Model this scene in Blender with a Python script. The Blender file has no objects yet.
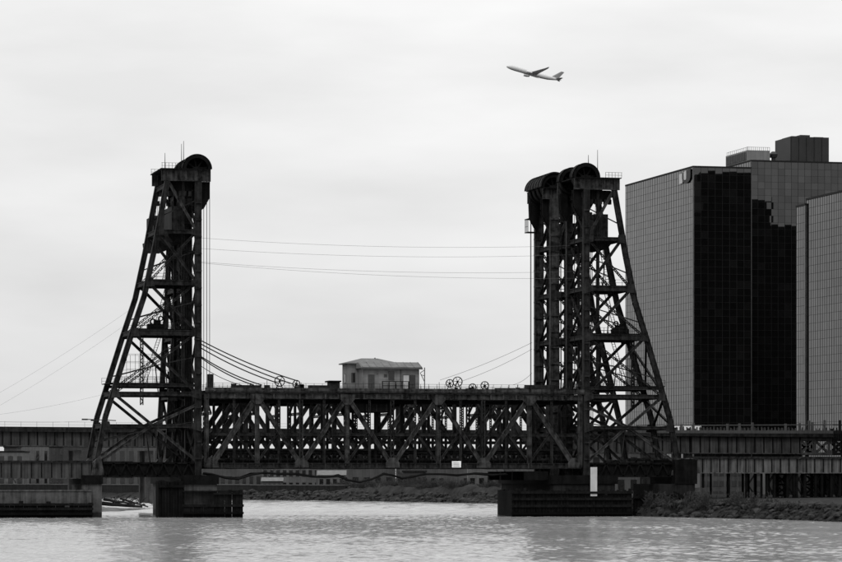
import bpy, bmesh, math, random
from mathutils import Vector, Matrix
random.seed(7)
PI = math.pi
S = bpy.context.scene
COL = S.collection

# ------------------------------------------------------------------ camera
F_PX = 3300.0            # focal length in photo pixels (842 wide)
YAW = math.radians(13.15)
HZ = 478.0               # horizon row in the photo
CAMH = 7.1
D0 = 600.0
FW = Vector((math.sin(YAW), math.cos(YAW), 0)); RT = Vector((math.cos(YAW), -math.sin(YAW), 0)); UP = Vector((0, 0, 1))
CAM = -D0 * FW - (198 - 421) / F_PX * D0 * RT
CAM.z = CAMH
cd = bpy.data.cameras.new('camera'); cam = bpy.data.objects.new('camera', cd); COL.objects.link(cam)
cam.location = CAM
cam.rotation_euler = (PI / 2, 0, -YAW)
cd.sensor_width = 36.0; cd.lens = F_PX / 842 * 36.0
cd.shift_y = (HZ - 281) / 842.0
cd.clip_start = 1.0; cd.clip_end = 40000
S.camera = cam

# ------------------------------------------------------------------ world (overcast) and sun
SUN_AZ = math.radians(215); SUN_EL = math.radians(48)     # compass style: 0 = +Y, clockwise
w = bpy.data.worlds.new('World'); S.world = w; w.use_nodes = True
nt = w.node_tree; nt.nodes.clear()
N = nt.nodes.new; L = nt.links.new
out = N('ShaderNodeOutputWorld'); bg = N('ShaderNodeBackground'); bg.inputs['Strength'].default_value = 0.1
sky = N('ShaderNodeTexSky'); sky.sky_type = 'NISHITA'; sky.sun_disc = False
sky.sun_elevation = SUN_EL; sky.sun_rotation = SUN_AZ
sky.air_density = 1.0; sky.dust_density = 4.0
bw = N('ShaderNodeRGBToBW'); L(sky.outputs[0], bw.inputs[0])
mixv = N('ShaderNodeMix'); mixv.data_type = 'FLOAT'; mixv.inputs[0].default_value = 0.96
sx = N('ShaderNodeSeparateXYZ'); tcs = N('ShaderNodeTexCoord'); L(tcs.outputs['Generated'], sx.inputs[0])
pos = N('ShaderNodeMath'); pos.operation = 'MAXIMUM'; pos.inputs[1].default_value = 0.0; L(sx.outputs['Z'], pos.inputs[0])
cie = N('ShaderNodeMath'); cie.operation = 'MULTIPLY_ADD'; cie.inputs[1].default_value = 2 * 7.3; cie.inputs[2].default_value = 7.3; L(pos.outputs[0], cie.inputs[0])
L(bw.outputs[0], mixv.inputs[2]); L(cie.outputs[0], mixv.inputs[3])
tc = N('ShaderNodeTexCoord'); mp = N('ShaderNodeMapping'); mp.inputs['Scale'].default_value = (6.0, 6.0, 24.0)
mp.inputs['Rotation'].default_value = (0.0, math.radians(4), 0)
L(tc.outputs['Generated'], mp.inputs[0])
nz = N('ShaderNodeTexNoise'); nz.inputs['Scale'].default_value = 1.6; nz.inputs['Detail'].default_value = 7; nz.inputs['Roughness'].default_value = 0.5
L(mp.outputs[0], nz.inputs[0])
mr = N('ShaderNodeMapRange'); mr.inputs[1].default_value = 0.3; mr.inputs[2].default_value = 0.7
mr.inputs[3].default_value = 0.92; mr.inputs[4].default_value = 1.08
L(nz.outputs[0], mr.inputs[0])
mul = N('ShaderNodeMath'); mul.operation = 'MULTIPLY'; L(mixv.outputs[0], mul.inputs[0]); L(mr.outputs[0], mul.inputs[1])
cmb = N('ShaderNodeCombineColor')
for i in range(3): L(mul.outputs[0], cmb.inputs[i])
L(cmb.outputs[0], bg.inputs[0]); L(bg.outputs[0], out.inputs[0])

sl = bpy.data.lights.new('sun', 'SUN'); sl.energy = 1.2; sl.angle = math.radians(14); sl.color = (1, 1, 1)
so = bpy.data.objects.new('sun', sl); COL.objects.link(so)
sd = Vector((math.sin(SUN_AZ) * math.cos(SUN_EL), math.cos(SUN_AZ) * math.cos(SUN_EL), math.sin(SUN_EL)))
so.rotation_euler = sd.to_track_quat('Z', 'Y').to_euler()
so.location = (0, -100, 200)
S.view_settings.view_transform = 'Standard'; S.view_settings.look = 'None'
S.view_settings.exposure = 0.0; S.view_settings.gamma = 1.0; S.view_settings.use_curve_mapping = False
S.render.engine = 'CYCLES'

# ------------------------------------------------------------------ measuring helpers
def at(px, py, Y=0.0):
    """point on the vertical plane y = Y seen at photo pixel px, py"""
    d = FW + (px - 421) / F_PX * RT + (HZ - py) / F_PX * UP
    t = (Y - CAM.y) / d.y
    return CAM + t * d
def atd(px, py, depth):
    return CAM + depth * (FW + (px - 421) / F_PX * RT + (HZ - py) / F_PX * UP)
def wat(px, py, z=0.0):
    return atd(px, py, (CAMH - z) * F_PX / (py - HZ))
def V(*a): return Vector(a)
PX = D0 / F_PX            # metres per photo pixel at the near truss

# ------------------------------------------------------------------ materials
def mat(name, lo, hi, rough=0.7, scale=0.6, streak=0.0, metallic=0.0, bump=0.0, spec=0.5, detail=6, fine=0.0):
    if not name.startswith(('aircraft', 'white', 'mullion', 'corner')): lo, hi = (lo * .2, hi * .40) if 'steel' in name or 'timber' in name else (lo * .55, hi * .6)
    m = bpy.data.materials.new(name); m.use_nodes = True
    t = m.node_tree; b = t.nodes['Principled BSDF']; n = t.nodes.new; l = t.links.new
    g = n('ShaderNodeNewGeometry')
    mp_ = n('ShaderNodeMapping'); l(g.outputs['Position'], mp_.inputs[0]); mp_.inputs['Scale'].default_value = (scale, scale, scale)
    nz_ = n('ShaderNodeTexNoise'); nz_.inputs['Scale'].default_value = 1.0; nz_.inputs['Detail'].default_value = detail; nz_.inputs['Roughness'].default_value = 0.65
    l(mp_.outputs[0], nz_.inputs[0])
    fac = nz_.outputs[0]
    if streak:
        m2 = n('ShaderNodeMapping'); l(g.outputs['Position'], m2.inputs[0]); m2.inputs['Scale'].default_value = (2.2, 2.2, 0.12)
        n2 = n('ShaderNodeTexNoise'); n2.inputs['Scale'].default_value = 1.0; n2.inputs['Detail'].default_value = 4; l(m2.outputs[0], n2.inputs[0])
        mx = n('ShaderNodeMix'); mx.data_type = 'FLOAT'; mx.inputs[0].default_value = streak
        l(fac, mx.inputs[2]); l(n2.outputs[0], mx.inputs[3]); fac = mx.outputs[0]
    r = n('ShaderNodeMapRange'); st_ = 'steel' in name; r.inputs[1].default_value = 0.40 if st_ else 0.32; r.inputs[2].default_value = 0.66 if st_ else 0.68
    r.inputs[3].default_value = lo; r.inputs[4].default_value = hi; l(fac, r.inputs[0])
    val = r.outputs[0]
    if 'concrete' in name or 'timber' in name:      # algae below the tide line
        sp_ = n('ShaderNodeSeparateXYZ'); l(g.outputs['Position'], sp_.inputs[0])
        ad = n('ShaderNodeMath'); ad.operation = 'MULTIPLY_ADD'; l(nz_.outputs[0], ad.inputs[0]); ad.inputs[1].default_value = 1.2; l(sp_.outputs['Z'], ad.inputs[2])
        tr_ = n('ShaderNodeMapRange'); tr_.inputs[1].default_value = 1.45; tr_.inputs[2].default_value = 1.9; tr_.inputs[3].default_value = .22; tr_.inputs[4].default_value = 1; l(ad.outputs[0], tr_.inputs[0])
        ml = n('ShaderNodeMath'); ml.operation = 'MULTIPLY'; l(val, ml.inputs[0]); l(tr_.outputs[0], ml.inputs[1]); val = ml.outputs[0]
    cc = n('ShaderNodeCombineColor')
    for i in range(3): l(val, cc.inputs[i])
    l(cc.outputs[0], b.inputs['Base Color'])
    b.inputs['Roughness'].default_value = rough; b.inputs['Metallic'].default_value = metallic
    b.inputs['Specular IOR Level'].default_value = spec
    if bump:
        n3 = n('ShaderNodeTexNoise'); n3.inputs['Scale'].default_value = fine or 3.0; n3.inputs['Detail'].default_value = 5
        l(g.outputs['Position'], n3.inputs[0])
        bp = n('ShaderNodeBump'); bp.inputs['Strength'].default_value = bump; bp.inputs['Distance'].default_value = 0.1
        l(n3.outputs[0], bp.inputs['Height']); l(bp.outputs[0], b.inputs['Normal'])
    return m
M = {}
M['steel'] = mat('weathered_steel', 0.003, 0.06, 0.75, 0.9, 0.4, spec=0.12)
M['steel_pale'] = mat('faded_steel', 0.006, 0.13, 0.75, 0.8, 0.4, spec=0.12)
M['steel_dark'] = mat('sooty_steel', 0.001, 0.014, 0.8, 0.7, 0.4, spec=0.08)
M['cable'] = mat('cable_steel', 0.004, 0.012, 0.7, 0.5, spec=0.1)
M['wire'] = mat('wire_metal', 0.10, 0.16, 0.5, 0.5)
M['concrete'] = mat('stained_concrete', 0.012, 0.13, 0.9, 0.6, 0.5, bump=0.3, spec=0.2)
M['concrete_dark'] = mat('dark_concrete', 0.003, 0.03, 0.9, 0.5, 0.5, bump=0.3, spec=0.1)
M['timber'] = mat('creosote_timber', 0.003, 0.022, 0.85, 0.8, 0.6, bump=0.3, spec=0.08)
M['counter'] = mat('counterweight_concrete', 0.015, 0.06, 0.9, 0.3, 0.6)
M['house'] = mat('house_siding', 0.15, 0.27, 0.8, 0.8, 0.5)
M['roof'] = mat('roof_felt', 0.10, 0.18, 0.85, 0.8)
M['pane'] = mat('window_glass', 0.008, 0.015, 0.08, 1.0)
M['door'] = mat('door_paint', 0.02, 0.05, 0.6, 1.0)
M['white'] = mat('white_paint', 0.55, 0.78, 0.6, 1.2, 0.3)
M['pale'] = mat('pale_paint', 0.5, 0.7, 0.7, 0.8, 0.4)
M['girder'] = mat('girder_paint', 0.008, 0.11, 0.75, 0.35, 0.6, spec=0.15)
M['girder_worn'] = mat('girder_worn_paint', 0.003, 0.2, 0.8, 0.5, 0.7, spec=0.12)
M['mud'] = mat('river_mud', 0.02, 0.14, 0.9, 0.25, bump=0.6)
M['ground'] = mat('rough_ground', 0.004, 0.038, 0.95, 0.4, bump=0.6, spec=0.1)
M['rock'] = mat('riprap_rock', 0.003, 0.06, 0.9, 0.5, bump=0.5, spec=0.1)
M['bark'] = mat('bark', 0.02, 0.05, 0.9, 2.0)
M['brush'] = mat('brush', 0.008, 0.03, 0.9, 2.0)
M['wall_a'] = mat('far_wall_plaster', 0.03, 0.1, 0.85, 0.2, 0.5)
M['wall_b'] = mat('far_wall_brick', 0.015, 0.05, 0.9, 0.25, 0.4)
M['wall_c'] = mat('far_wall_pale', 0.06, 0.16, 0.85, 0.25, 0.4)
M['plane'] = mat('aircraft_paint', 0.36, 0.42, 0.45, 0.05)
M['plane_dark'] = mat('aircraft_dark', 0.5, 0.56, 0.4, 0.05)
M['plane_tail'] = mat('aircraft_tail_paint', 0.10, 0.14, 0.4, 0.05)
M['block'] = mat('dark_stone_cladding', 0.006, 0.014, 0.7, 0.1, spec=0.2)
M['plant'] = mat('plant_room_panel', 0.012, 0.03, 0.6, 0.2, 0.4, spec=0.3)
M['plant_pale'] = mat('plant_room_pale', 0.14, 0.24, 0.7, 0.3, 0.5)

def glass_mat(name, base, ior, rough):
    m = bpy.data.materials.new(name); m.use_nodes = True
    b = m.node_tree.nodes['Principled BSDF']
    b.inputs['Base Color'].default_value = (base, base, base, 1); b.inputs['Roughness'].default_value = rough
    b.inputs['IOR'].default_value = ior
    t = m.node_tree; g = t.nodes.new('ShaderNodeNewGeometry'); p = t.nodes.new('ShaderNodeMath'); p.operation = 'POWER'; p.inputs[1].default_value = 5
    r = t.nodes.new('ShaderNodeMapRange'); r.inputs[3].default_value = base; r.inputs[4].default_value = base + .003
    r2 = t.nodes.new('ShaderNodeMapRange'); r2.inputs[3].default_value = ior - .07; r2.inputs[4].default_value = ior + .07
    c = t.nodes.new('ShaderNodeCombineColor'); l = t.links.new
    l(g.outputs['Random Per Island'], p.inputs[0]); l(p.outputs[0], r.inputs[0]); l(g.outputs['Random Per Island'], r2.inputs[0]); l(r2.outputs[0], b.inputs['IOR'])
    for i in range(3): l(r.outputs[0], c.inputs[i])
    l(c.outputs[0], b.inputs['Base Color'])
    return m
M['glass'] = glass_mat('curtain_wall_glass', 0.002, 1.7, 0.015)
M['mullion'] = mat('mullion_metal', 0.008, 0.012, 0.7, 0.5, spec=0.1)
M['mullion_pale'] = mat('corner_trim_metal', 0.03, 0.06, 0.5, 0.5)

def water_mat():
    m = bpy.data.materials.new('river_water'); m.use_nodes = True
    t = m.node_tree; b = t.nodes['Principled BSDF']; n = t.nodes.new; l = t.links.new
    b.inputs['Base Color'].default_value = (0.21, 0.21, 0.21, 1); b.inputs['Roughness'].default_value = 0.12; b.inputs['IOR'].default_value = 1.333
    g = n('ShaderNodeNewGeometry')
    def noise(scale, sx, sy, det):
        mp_ = n('ShaderNodeMapping'); mp_.inputs['Scale'].default_value = (sx, sy, 1); mp_.inputs['Rotation'].default_value = (0, 0, YAW)
        l(g.outputs['Position'], mp_.inputs[0])
        z = n('ShaderNodeTexNoise'); z.inputs['Scale'].default_value = scale; z.inputs['Detail'].default_value = det; z.inputs['Roughness'].default_value = 0.55
        l(mp_.outputs[0], z.inputs[0]); return z.outputs[0]
    a = noise(0.9, 1.0, 0.55, 4); c = noise(0.16, 1.0, 0.5, 3); e = noise(0.02, 1.0, 0.45, 3)
    s1 = n('ShaderNodeMath'); s1.operation = 'MULTIPLY_ADD'; l(c, s1.inputs[0]); s1.inputs[1].default_value = 1.6; l(a, s1.inputs[2])
    bp = n('ShaderNodeBump'); bp.inputs['Distance'].default_value = 0.22
    r = n('ShaderNodeMapRange'); r.inputs[1].default_value = 0.35; r.inputs[2].default_value = 0.65; r.inputs[3].default_value = 0.03; r.inputs[4].default_value = 0.16
    l(e, r.inputs[0]); l(r.outputs[0], bp.inputs['Strength'])
    l(s1.outputs[0], bp.inputs['Height']); l(bp.outputs[0], b.inputs['Normal'])
    return m
M['water'] = water_mat()

# ------------------------------------------------------------------ mesh helpers
class MB:
    def __init__(s): s.v = []; s.f = []
    def box8(s, c):
        o = len(s.v); s.v += [Vector(x) for x in c]
        for q in ((0, 3, 2, 1), (4, 5, 6, 7), (0, 1, 5, 4), (1, 2, 6, 5), (2, 3, 7, 6), (3, 0, 4, 7)): s.f.append(tuple(o + i for i in q))
        return s
    def box(s, a, b):
        x0, y0, z0 = (min(a[i], b[i]) for i in range(3)); x1, y1, z1 = (max(a[i], b[i]) for i in range(3))
        return s.box8([(x0, y0, z0), (x1, y0, z0), (x1, y1, z0), (x0, y1, z0), (x0, y0, z1), (x1, y0, z1), (x1, y1, z1), (x0, y1, z1)])
    def bar(s, p, q, wd, dp, n=Vector((0, 1, 0)), ob=0.0, on=0.0):
        """rectangular bar p-q: width wd across (in the plane with normal n), depth dp along n; ob/on offset it"""
        p = Vector(p); q = Vector(q); a = (q - p).normalized()
        n = Vector(n); n = n - a * n.dot(a)
        if n.length < 1e-5: n = a.orthogonal()
        n.normalize(); b = n.cross(a)
        c = []
        for e in (p, q):
            e = e + b * ob + n * on
            c += [e - b * wd / 2 - n * dp / 2, e + b * wd / 2 - n * dp / 2, e + b * wd / 2 + n * dp / 2, e - b * wd / 2 + n * dp / 2]
        return s.box8(c)
    def hsec(s, p, q, wd, dp, n=Vector((0, 1, 0))):
        """built-up section: two flanges at the edges, recessed web between"""
        t = min(0.12, wd * 0.2)
        s.bar(p, q, t, dp, n, ob=(wd - t) / 2); s.bar(p, q, t, dp, n, ob=-(wd - t) / 2)
        return s.bar(p, q, wd - 2 * t + 0.02, dp * 0.55, n)
    def laced(s, p, q, wd, dp, n=Vector((0, 1, 0)), pitch=None):
        p = Vector(p); q = Vector(q)
        t = wd * 0.24; pitch = pitch or wd * 1.1
        s.bar(p, q, t, dp, n, ob=(wd - t) / 2); s.bar(p, q, t, dp, n, ob=-(wd - t) / 2)
        a = q - p; ln = a.length; a.normalize(); nn = Vector(n); nn = (nn - a * nn.dot(a)).normalized(); b = nn.cross(a)
        k = max(2, int(ln / pitch)); hw = wd / 2 - t / 2
        for sg in (-1, 1):
            for i in range(k):
                e0 = p + a * (ln * i / k) + b * (hw if i % 2 else -hw) + nn * (sg * (dp / 2 - 0.03))
                e1 = p + a * (ln * (i + 1) / k) + b * (-hw if i % 2 else hw) + nn * (sg * (dp / 2 - 0.03))
                s.bar(e0, e1, 0.12, 0.03, nn)
        return s
    def prism(s, poly, d):
        """polygon (list of 3-D points) pushed along vector d"""
        o = len(s.v); n = len(poly); d = Vector(d)
        s.v += [Vector(p) for p in poly] + [Vector(p) + d for p in poly]
        s.f.append(tuple(o + i for i in range(n))); s.f.append(tuple(o + n + i for i in reversed(range(n))))
        for i in range(n):
            j = (i + 1) % n; s.f.append((o + i, o + n + i, o + n + j, o + j))
        return s
    def tube(s, pts, r, k=6):
        pts = [Vector(p) for p in pts]; rs = r if isinstance(r, (list, tuple)) else [r] * len(pts)
        o = len(s.v); m = len(pts)
        for i, p in enumerate(pts):
            a = (pts[min(i + 1, m - 1)] - pts[max(i - 1, 0)]).normalized()
            x = a.cross(Vector((0, 0, 1)))
            if x.length < 1e-3: x = a.cross(Vector((1, 0, 0)))
            x.normalize(); y = a.cross(x)
            for j in range(k):
                th = 2 * PI * j / k; s.v.append(p + (x * math.cos(th) + y * math.sin(th)) * rs[i])
        for i in range(m - 1):
            for j in range(k):
                j2 = (j + 1) % k
                s.f.append((o + i * k + j, o + i * k + j2, o + (i + 1) * k + j2, o + (i + 1) * k + j))
        s.f.append(tuple(o + j for j in reversed(range(k)))); s.f.append(tuple(o + (m - 1) * k + j for j in range(k)))
        return s
    def arc(s, c, r0, r1, y0, y1, a0, a1, k=16):
        """annular sector in the XZ plane about c, from y0 to y1"""
        o = len(s.v)
        for i in range(k + 1):
            th = a0 + (a1 - a0) * i / k
            for (r, y) in ((r0, y0), (r1, y0), (r1, y1), (r0, y1)):
                s.v.append(Vector((c[0] + r * math.cos(th), y, c[2] + r * math.sin(th))))
        for i in range(k):
            p = o + i * 4; q = p + 4
            for j in range(4):
                j2 = (j + 1) % 4; s.f.append((p + j, q + j, q + j2, p + j2))
        s.f.append((o, o + 1, o + 2, o + 3)); e = o + 4 * k; s.f.append((e + 3, e + 2, e + 1, e))
        return s
    def build(s, name, m, parent=None, smooth=False, kind=None):
        off = parent_world(parent)
        me = bpy.data.meshes.new(name)
        me.from_pydata([tuple(v - off) for v in s.v], [], s.f)
        bm = bmesh.new(); bm.from_mesh(me); bmesh.ops.recalc_face_normals(bm, faces=bm.faces); bm.to_mesh(me); bm.free()
        me.materials.append(M[m])
        if smooth:
            for p in me.polygons: p.use_smooth = True
        o = bpy.data.objects.new(name, me); COL.objects.link(o)
        if parent: o.parent = parent
        if kind: o['kind'] = kind
        return o
def parent_world(p):
    v = Vector((0, 0, 0))
    while p: v = v + p.location; p = p.parent
    return v
def tag(o, label, cat, group=None):
    o['label'] = label; o['category'] = cat
    if group: o['group'] = group
    return o
def thing(name, loc, label, cat, group=None):
    o = bpy.data.objects.new(name, None); COL.objects.link(o); o.location = loc; o.empty_display_size = 1
    return tag(o, label, cat, group)
def struct(o): o['kind'] = 'structure'; return o
NY = Vector((0, 1, 0)); NX = Vector((1, 0, 0)); NZ = Vector((0, 0, 1))
def lerp(a, b, t): return a + (b - a) * t

# ------------------------------------------------------------------ water and ground
import numpy as np
def make_water():
    rs = np.random.RandomState(5); vs = []; fs = []; base = 0
    def flat(r0, r1, d0, d1):
        nonlocal base
        vs.append(np.array([[r0, d0, 0], [r1, d0, 0], [r1, d1, 0], [r0, d1, 0]], float)); fs.append(np.array([[0, 1, 2, 3]]) + base); base += 4
    def patch(r0, r1, d0, d1, sr, sd, lam0, lam1, slope, n):
        nonlocal base
        nr, nd = int((r1 - r0) / sr) + 1, int((d1 - d0) / sd) + 1
        R, D = np.meshgrid(np.linspace(r0, r1, nr), np.linspace(d0, d1, nd)); Z = np.zeros_like(R)
        for i in range(n):
            lam = lam0 * (lam1 / lam0) ** rs.rand(); th = rs.normal(1.9, .75); kx, ky = 2 * PI / lam * math.cos(th), 2 * PI / lam * math.sin(th)
            Z += (slope * math.sqrt(2 / n) * lam / (2 * PI)) * np.sin(kx * R + ky * D + rs.rand() * 6.28)
        G = np.zeros_like(R)
        for i in range(10):
            kx, ky = rs.normal(0, 2 * PI / 45), rs.normal(0, 2 * PI / 120); G += np.sin(kx * R + ky * D + rs.rand() * 6.28)
        Z *= np.clip(1 + .07 * G, .6, 1.5)
        e = np.minimum(np.minimum(R - r0, r1 - R), np.minimum(D - d0, d1 - D)); Z *= np.clip(e / 2, 0, 1)
        vs.append(np.stack([R.ravel(), D.ravel(), Z.ravel()], 1))
        i = np.arange(nr * nd).reshape(nd, nr); f = np.stack([i[:-1, :-1].ravel(), i[:-1, 1:].ravel(), i[1:, 1:].ravel(), i[1:, :-1].ravel()], 1); fs.append(f + base); base += nr * nd
    patch(-120, 130, 215, 640, .4, .48, .85, 2.1, WAVE, 48)
    patch(-200, 200, 640, 1150, 1.0, 1.2, 2.6, 6, WAVE * .6, 30)
    flat(-200, -120, 215, 640); flat(130, 200, 215, 640)
    flat(-6000, 6000, -1500, 215); flat(-6000, -200, 215, 1150); flat(200, 6000, 215, 1150); flat(-6000, 6000, 1150, 9000)
    v = np.concatenate(vs); f = np.concatenate(fs)
    W = np.zeros((len(v), 3), np.float32)
    W[:, 0] = CAM.x + v[:, 0] * RT.x + v[:, 1] * FW.x; W[:, 1] = CAM.y + v[:, 0] * RT.y + v[:, 1] * FW.y; W[:, 2] = v[:, 2]
    me = bpy.data.meshes.new('river_water'); me.vertices.add(len(W)); me.vertices.foreach_set('co', W.ravel())
    me.loops.add(f.size); me.loops.foreach_set('vertex_index', f.ravel().astype(np.int32)); me.polygons.add(len(f)); me.polygons.foreach_set('loop_start', np.arange(0, f.size, 4, dtype=np.int32))
    me.polygons.foreach_set('use_smooth', np.ones(len(f), bool)); me.update(calc_edges=True); me.materials.append(M['water'])
    o = bpy.data.objects.new('river_water', me); COL.objects.link(o); return struct(o)
WAVE = 0.125
make_water()
shore = [(-700, 494.5), (-300, 495.5), (0, 496.6), (130, 497.8), (243, 499.7), (370, 501.2), (500, 503.3), (555, 506.5), (600, 511.5), (632, 516), (690, 517.6), (780, 519.5), (842, 521.8), (950, 526), (1300, 538), (1900, 560)]
rows = []
for i in range(len(shore) - 1):
    (x0, y0), (x1, y1) = shore[i], shore[i + 1]; k = max(2, int((x1 - x0) / 6))
    for j in range(k): rows.append((x0 + (x1 - x0) * j / k, y0 + (y1 - y0) * j / k))
b = MB(); offs = [(-4, -1.2), (0, 0.0), (1.2, 0.8), (3, 1.7), (5.5, 2.4), (10, 2.9), (25, 3.2), (80, 3.4), (300, 3.8), (1200, 5), (9000, 7)]
for (px, py) in rows:
    p = wat(px, py + random.uniform(-0.03, 0.03)); d = (p - CAM); d.z = 0; d.normalize()
    sc = 1.0 if px > 560 else 2.2
    rise = max(0, min(1, (px - 325) / 30, (545 - px) / 40))
    for (o_, z) in offs:
        q = p + d * (o_ * (sc if o_ < 30 else 1)); q.z = z + (random.uniform(-0.1, 0.1) if 0 < o_ < 60 else 0) + rise * (random.uniform(.9, 2.4) if 5 < o_ < 400 else 0); b.v.append(q)
nc = len(offs)
for i in range(len(rows) - 1):
    for j in range(nc - 1): b.f.append((i * nc + j, (i + 1) * nc + j, (i + 1) * nc + j + 1, i * nc + j + 1))
struct(b.build('ground', 'ground', smooth=True))

# ------------------------------------------------------------------ bridge frame numbers
YN, YF = 0.0, 11.6        # near bridge: near and far truss planes
YN2, YF2 = 22.3, 33.6     # far bridge
XL = 0.0                  # left tower column
XR = at(586, 300).x       # right tower column
def Zp(py): return CAMH + (HZ - py) * PX
# tower back leg measured at the left tower: (u away from the river, photo row)
LEG = [(31, 181), (44, 250), (54, 296), (67, 335), (93, 417), (101, 458)]
LEG = [(u * PX, Zp(y)) for u, y in LEG]
def leg_u(z):
    for (u0, z0), (u1, z1) in zip(LEG, LEG[1:]):
        if z1 <= z <= z0: return u0 + (u1 - u0) * (z0 - z) / (z0 - z1)
    return LEG[0][0] if z > LEG[0][1] else LEG[-1][0]
Z_TOP = Zp(170); Z_GB = Zp(181.5); Z_BASE = Zp(475)
LV = [Zp(y) for y in (232, 283, 333, 394, 426)]

def tower(X, sgn, yn, yf, k, colw, label, group, barrel, colmat='steel', extra=True, seed=0):
    """sgn = direction away from the river (-1 left tower, +1 right)"""
    rnd = random.Random(seed)
    ym = (yn + yf) / 2
    t = thing('bridge_tower', V(X + sgn * 5, ym, Z_BASE), label, 'bridge tower', group)
    def P(u, z, y): return V(X + sgn * u, y, z)
    lu = lambda z: leg_u(z) * k
    for y, face in ((yn, -1), (yf, 1)):
        # main column, a box with cover plates and flange edges
        c = MB(); cw = colw
        c.hsec(P(0, Z_BASE, y), P(0, Z_GB + 0.1, y), cw, 1.1)
        for zz in [Z_BASE + 3 + 3.1 * i for i in range(16)]:
            c.bar(P(-cw / 2 - .03, zz, y), P(cw / 2 + .03, zz, y), 0.28, 1.14)
        c.build('column', colmat, t)
        # back leg in straight lengths
        for (u0, z0), (u1, z1) in zip(LEG, LEG[1:]):
            MB().hsec(P(u0 * k, z0, y), P(u1 * k, z1, y), 0.95, 0.9).build('back_leg', 'steel', t)
        # horizontal struts
        for z, hgt, nm in ((LV[0], 0.7, 'strut'), (LV[1], 0.9, 'strut'), (LV[2], 1.0, 'strut'), (Zp(385.5), 0.55, 'strut'), (LV[3], 0.75, 'strut'), (LV[4], 0.6, 'strut')):
            MB().hsec(P(0, z, y), P(lu(z), z, y), hgt, 0.7).build(nm, 'steel', t)
        # diagonals
        top = Z_GB - 0.1
        levels = [top] + [LV[0], LV[1], LV[2], LV[3], Zp(462)]
        for i in range(5):
            za, zb = levels[i], levels[i + 1]
            MB().hsec(P(lu(za) - .2, za, y), P(0.3, zb + .2, y), 0.5, 0.5).build('diagonal', 'steel_pale' if i in (0, 4) else 'steel', t)
            if k > .5:
                zm_ = lerp(za, zb, .5); um_ = lu(za) * .5 + .05
                MB().bar(P(um_, zm_, y + .1), P(lu(zb + (za - zb) * .3), zb + (za - zb) * .3, y + .1), .2, .2).build('secondary_brace', 'steel', t)
                MB().bar(P(um_, zm_, y + .1), P(um_ * .9, zb, y + .1), .18, .2).build('secondary_brace', 'steel', t)
                MB().bar(P(um_, zm_, y + .1), P(.4, zm_ + 1.2, y + .1), .18, .2).build('secondary_brace', 'steel', t)
            if i in (1, 2, 3) and k > .5:
                MB().laced(P(0.3, za, y), P(lu(zb) - .2, zb, y), 0.42, 0.4).build('counter_diagonal', 'steel', t)
            if i == 4:
                zm = LV[4]
                MB().hsec(P(lu(zm) * .5, zm, y), P(lu(zb) - .4, zb, y), 0.5, 0.4).build('counter_diagonal', 'steel_pale', t)
                MB().hsec(P(lu(zm) * .5, zm, y), P(0.4, LV[3] - 2.0, y), 0.5, 0.4).build('counter_diagonal', 'steel_pale', t)
        # gusset plates
        for z in LV:
            u = lu(z)
            MB().prism([P(u - 1.3, z - .7, y + face * .5), P(u + .35, z - .8, y + face * .5), P(u + .1, z + .9, y + face * .5), P(u - 1.0, z + .8, y + face * .5)], V(0, face * .06, 0)).build('gusset_plate', 'steel', t)
            MB().prism([P(-cw / 2 + .05, z - 1.0, y + face * .585), P(1.3, z - .5, y + face * .585), P(1.3, z + .5, y + face * .585), P(-cw / 2 + .05, z + 1.0, y + face * .585)], V(0, face * .06, 0)).build('gusset_plate', 'steel', t)
        # girder under the machinery deck
        g = MB(); u0, u1 = -2.3, max(3.4, 6.7 * k)
        g.box(P(u0, Z_GB, y - .06), P(u1, Z_TOP, y + .06))
        g.box(P(u0, Z_GB, y - .35), P(u1, Z_GB + .12, y + .35)); g.box(P(u0, Z_TOP - .12, y - .35), P(u1, Z_TOP, y + .35))
        for i in range(10):
            uu = u0 + .05 + (u1 - u0 - .1) * i / 9
            g.box(P(uu - .05, Z_GB + .12, y - .28), P(uu + .05, Z_TOP - .12, y + .28))
        g.build('top_girder', 'steel_pale', t)
        # base girder
        g = MB(); zb0, zb1 = Zp(477), Zp(462); ub = lu(Zp(458)) + .5
        g.box(P(.6, zb0, y - .1), P(ub, zb0 + .35, y + .3)); g.box(P(.6, zb1 - .35, y - .1), P(ub, zb1, y + .3))
        nn = 8
        for i in range(nn):
            ua, uc = .6 + (ub - .6) * i / nn, .6 + (ub - .6) * (i + 1) / nn; um = (ua + uc) / 2
            g.bar(P(ua, zb0 + .2, y), P(um, zb1 - .2, y), .28, .2); g.bar(P(um, zb1 - .2, y), P(uc, zb0 + .2, y), .28, .2)
        g.box(P(.6, zb0 + .2, y + .32), P(ub, zb1 - .2, y + .36))
        g.build('base_girder', 'steel_dark', t)
        # shoe under the back leg
        ul = LEG[-1][0] * k
        MB().prism([P(ul - 1.2, Z_BASE, y - .7), P(ul + 1.2, Z_BASE, y - .7), P(ul + .8, Zp(462), y - .7), P(ul - .5, Zp(455), y - .7)], V(0, 1.4, 0)).build('leg_shoe', 'steel_pale', t)
    # transverse members: front face (columns) and back face (legs)
    lv2 = [Z_GB - .8] + LV + [Zp(466)]
    for z in lv2:
        MB().hsec(P(.1, z, yn + .5), P(.1, z, yf - .5), .8, .6, NX).build('cross_strut', 'steel', t)
        MB().hsec(P(lu(z), z, yn + .4), P(lu(z), z, yf - .4), .8, .5, NX).build('cross_strut', 'steel', t)
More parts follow.
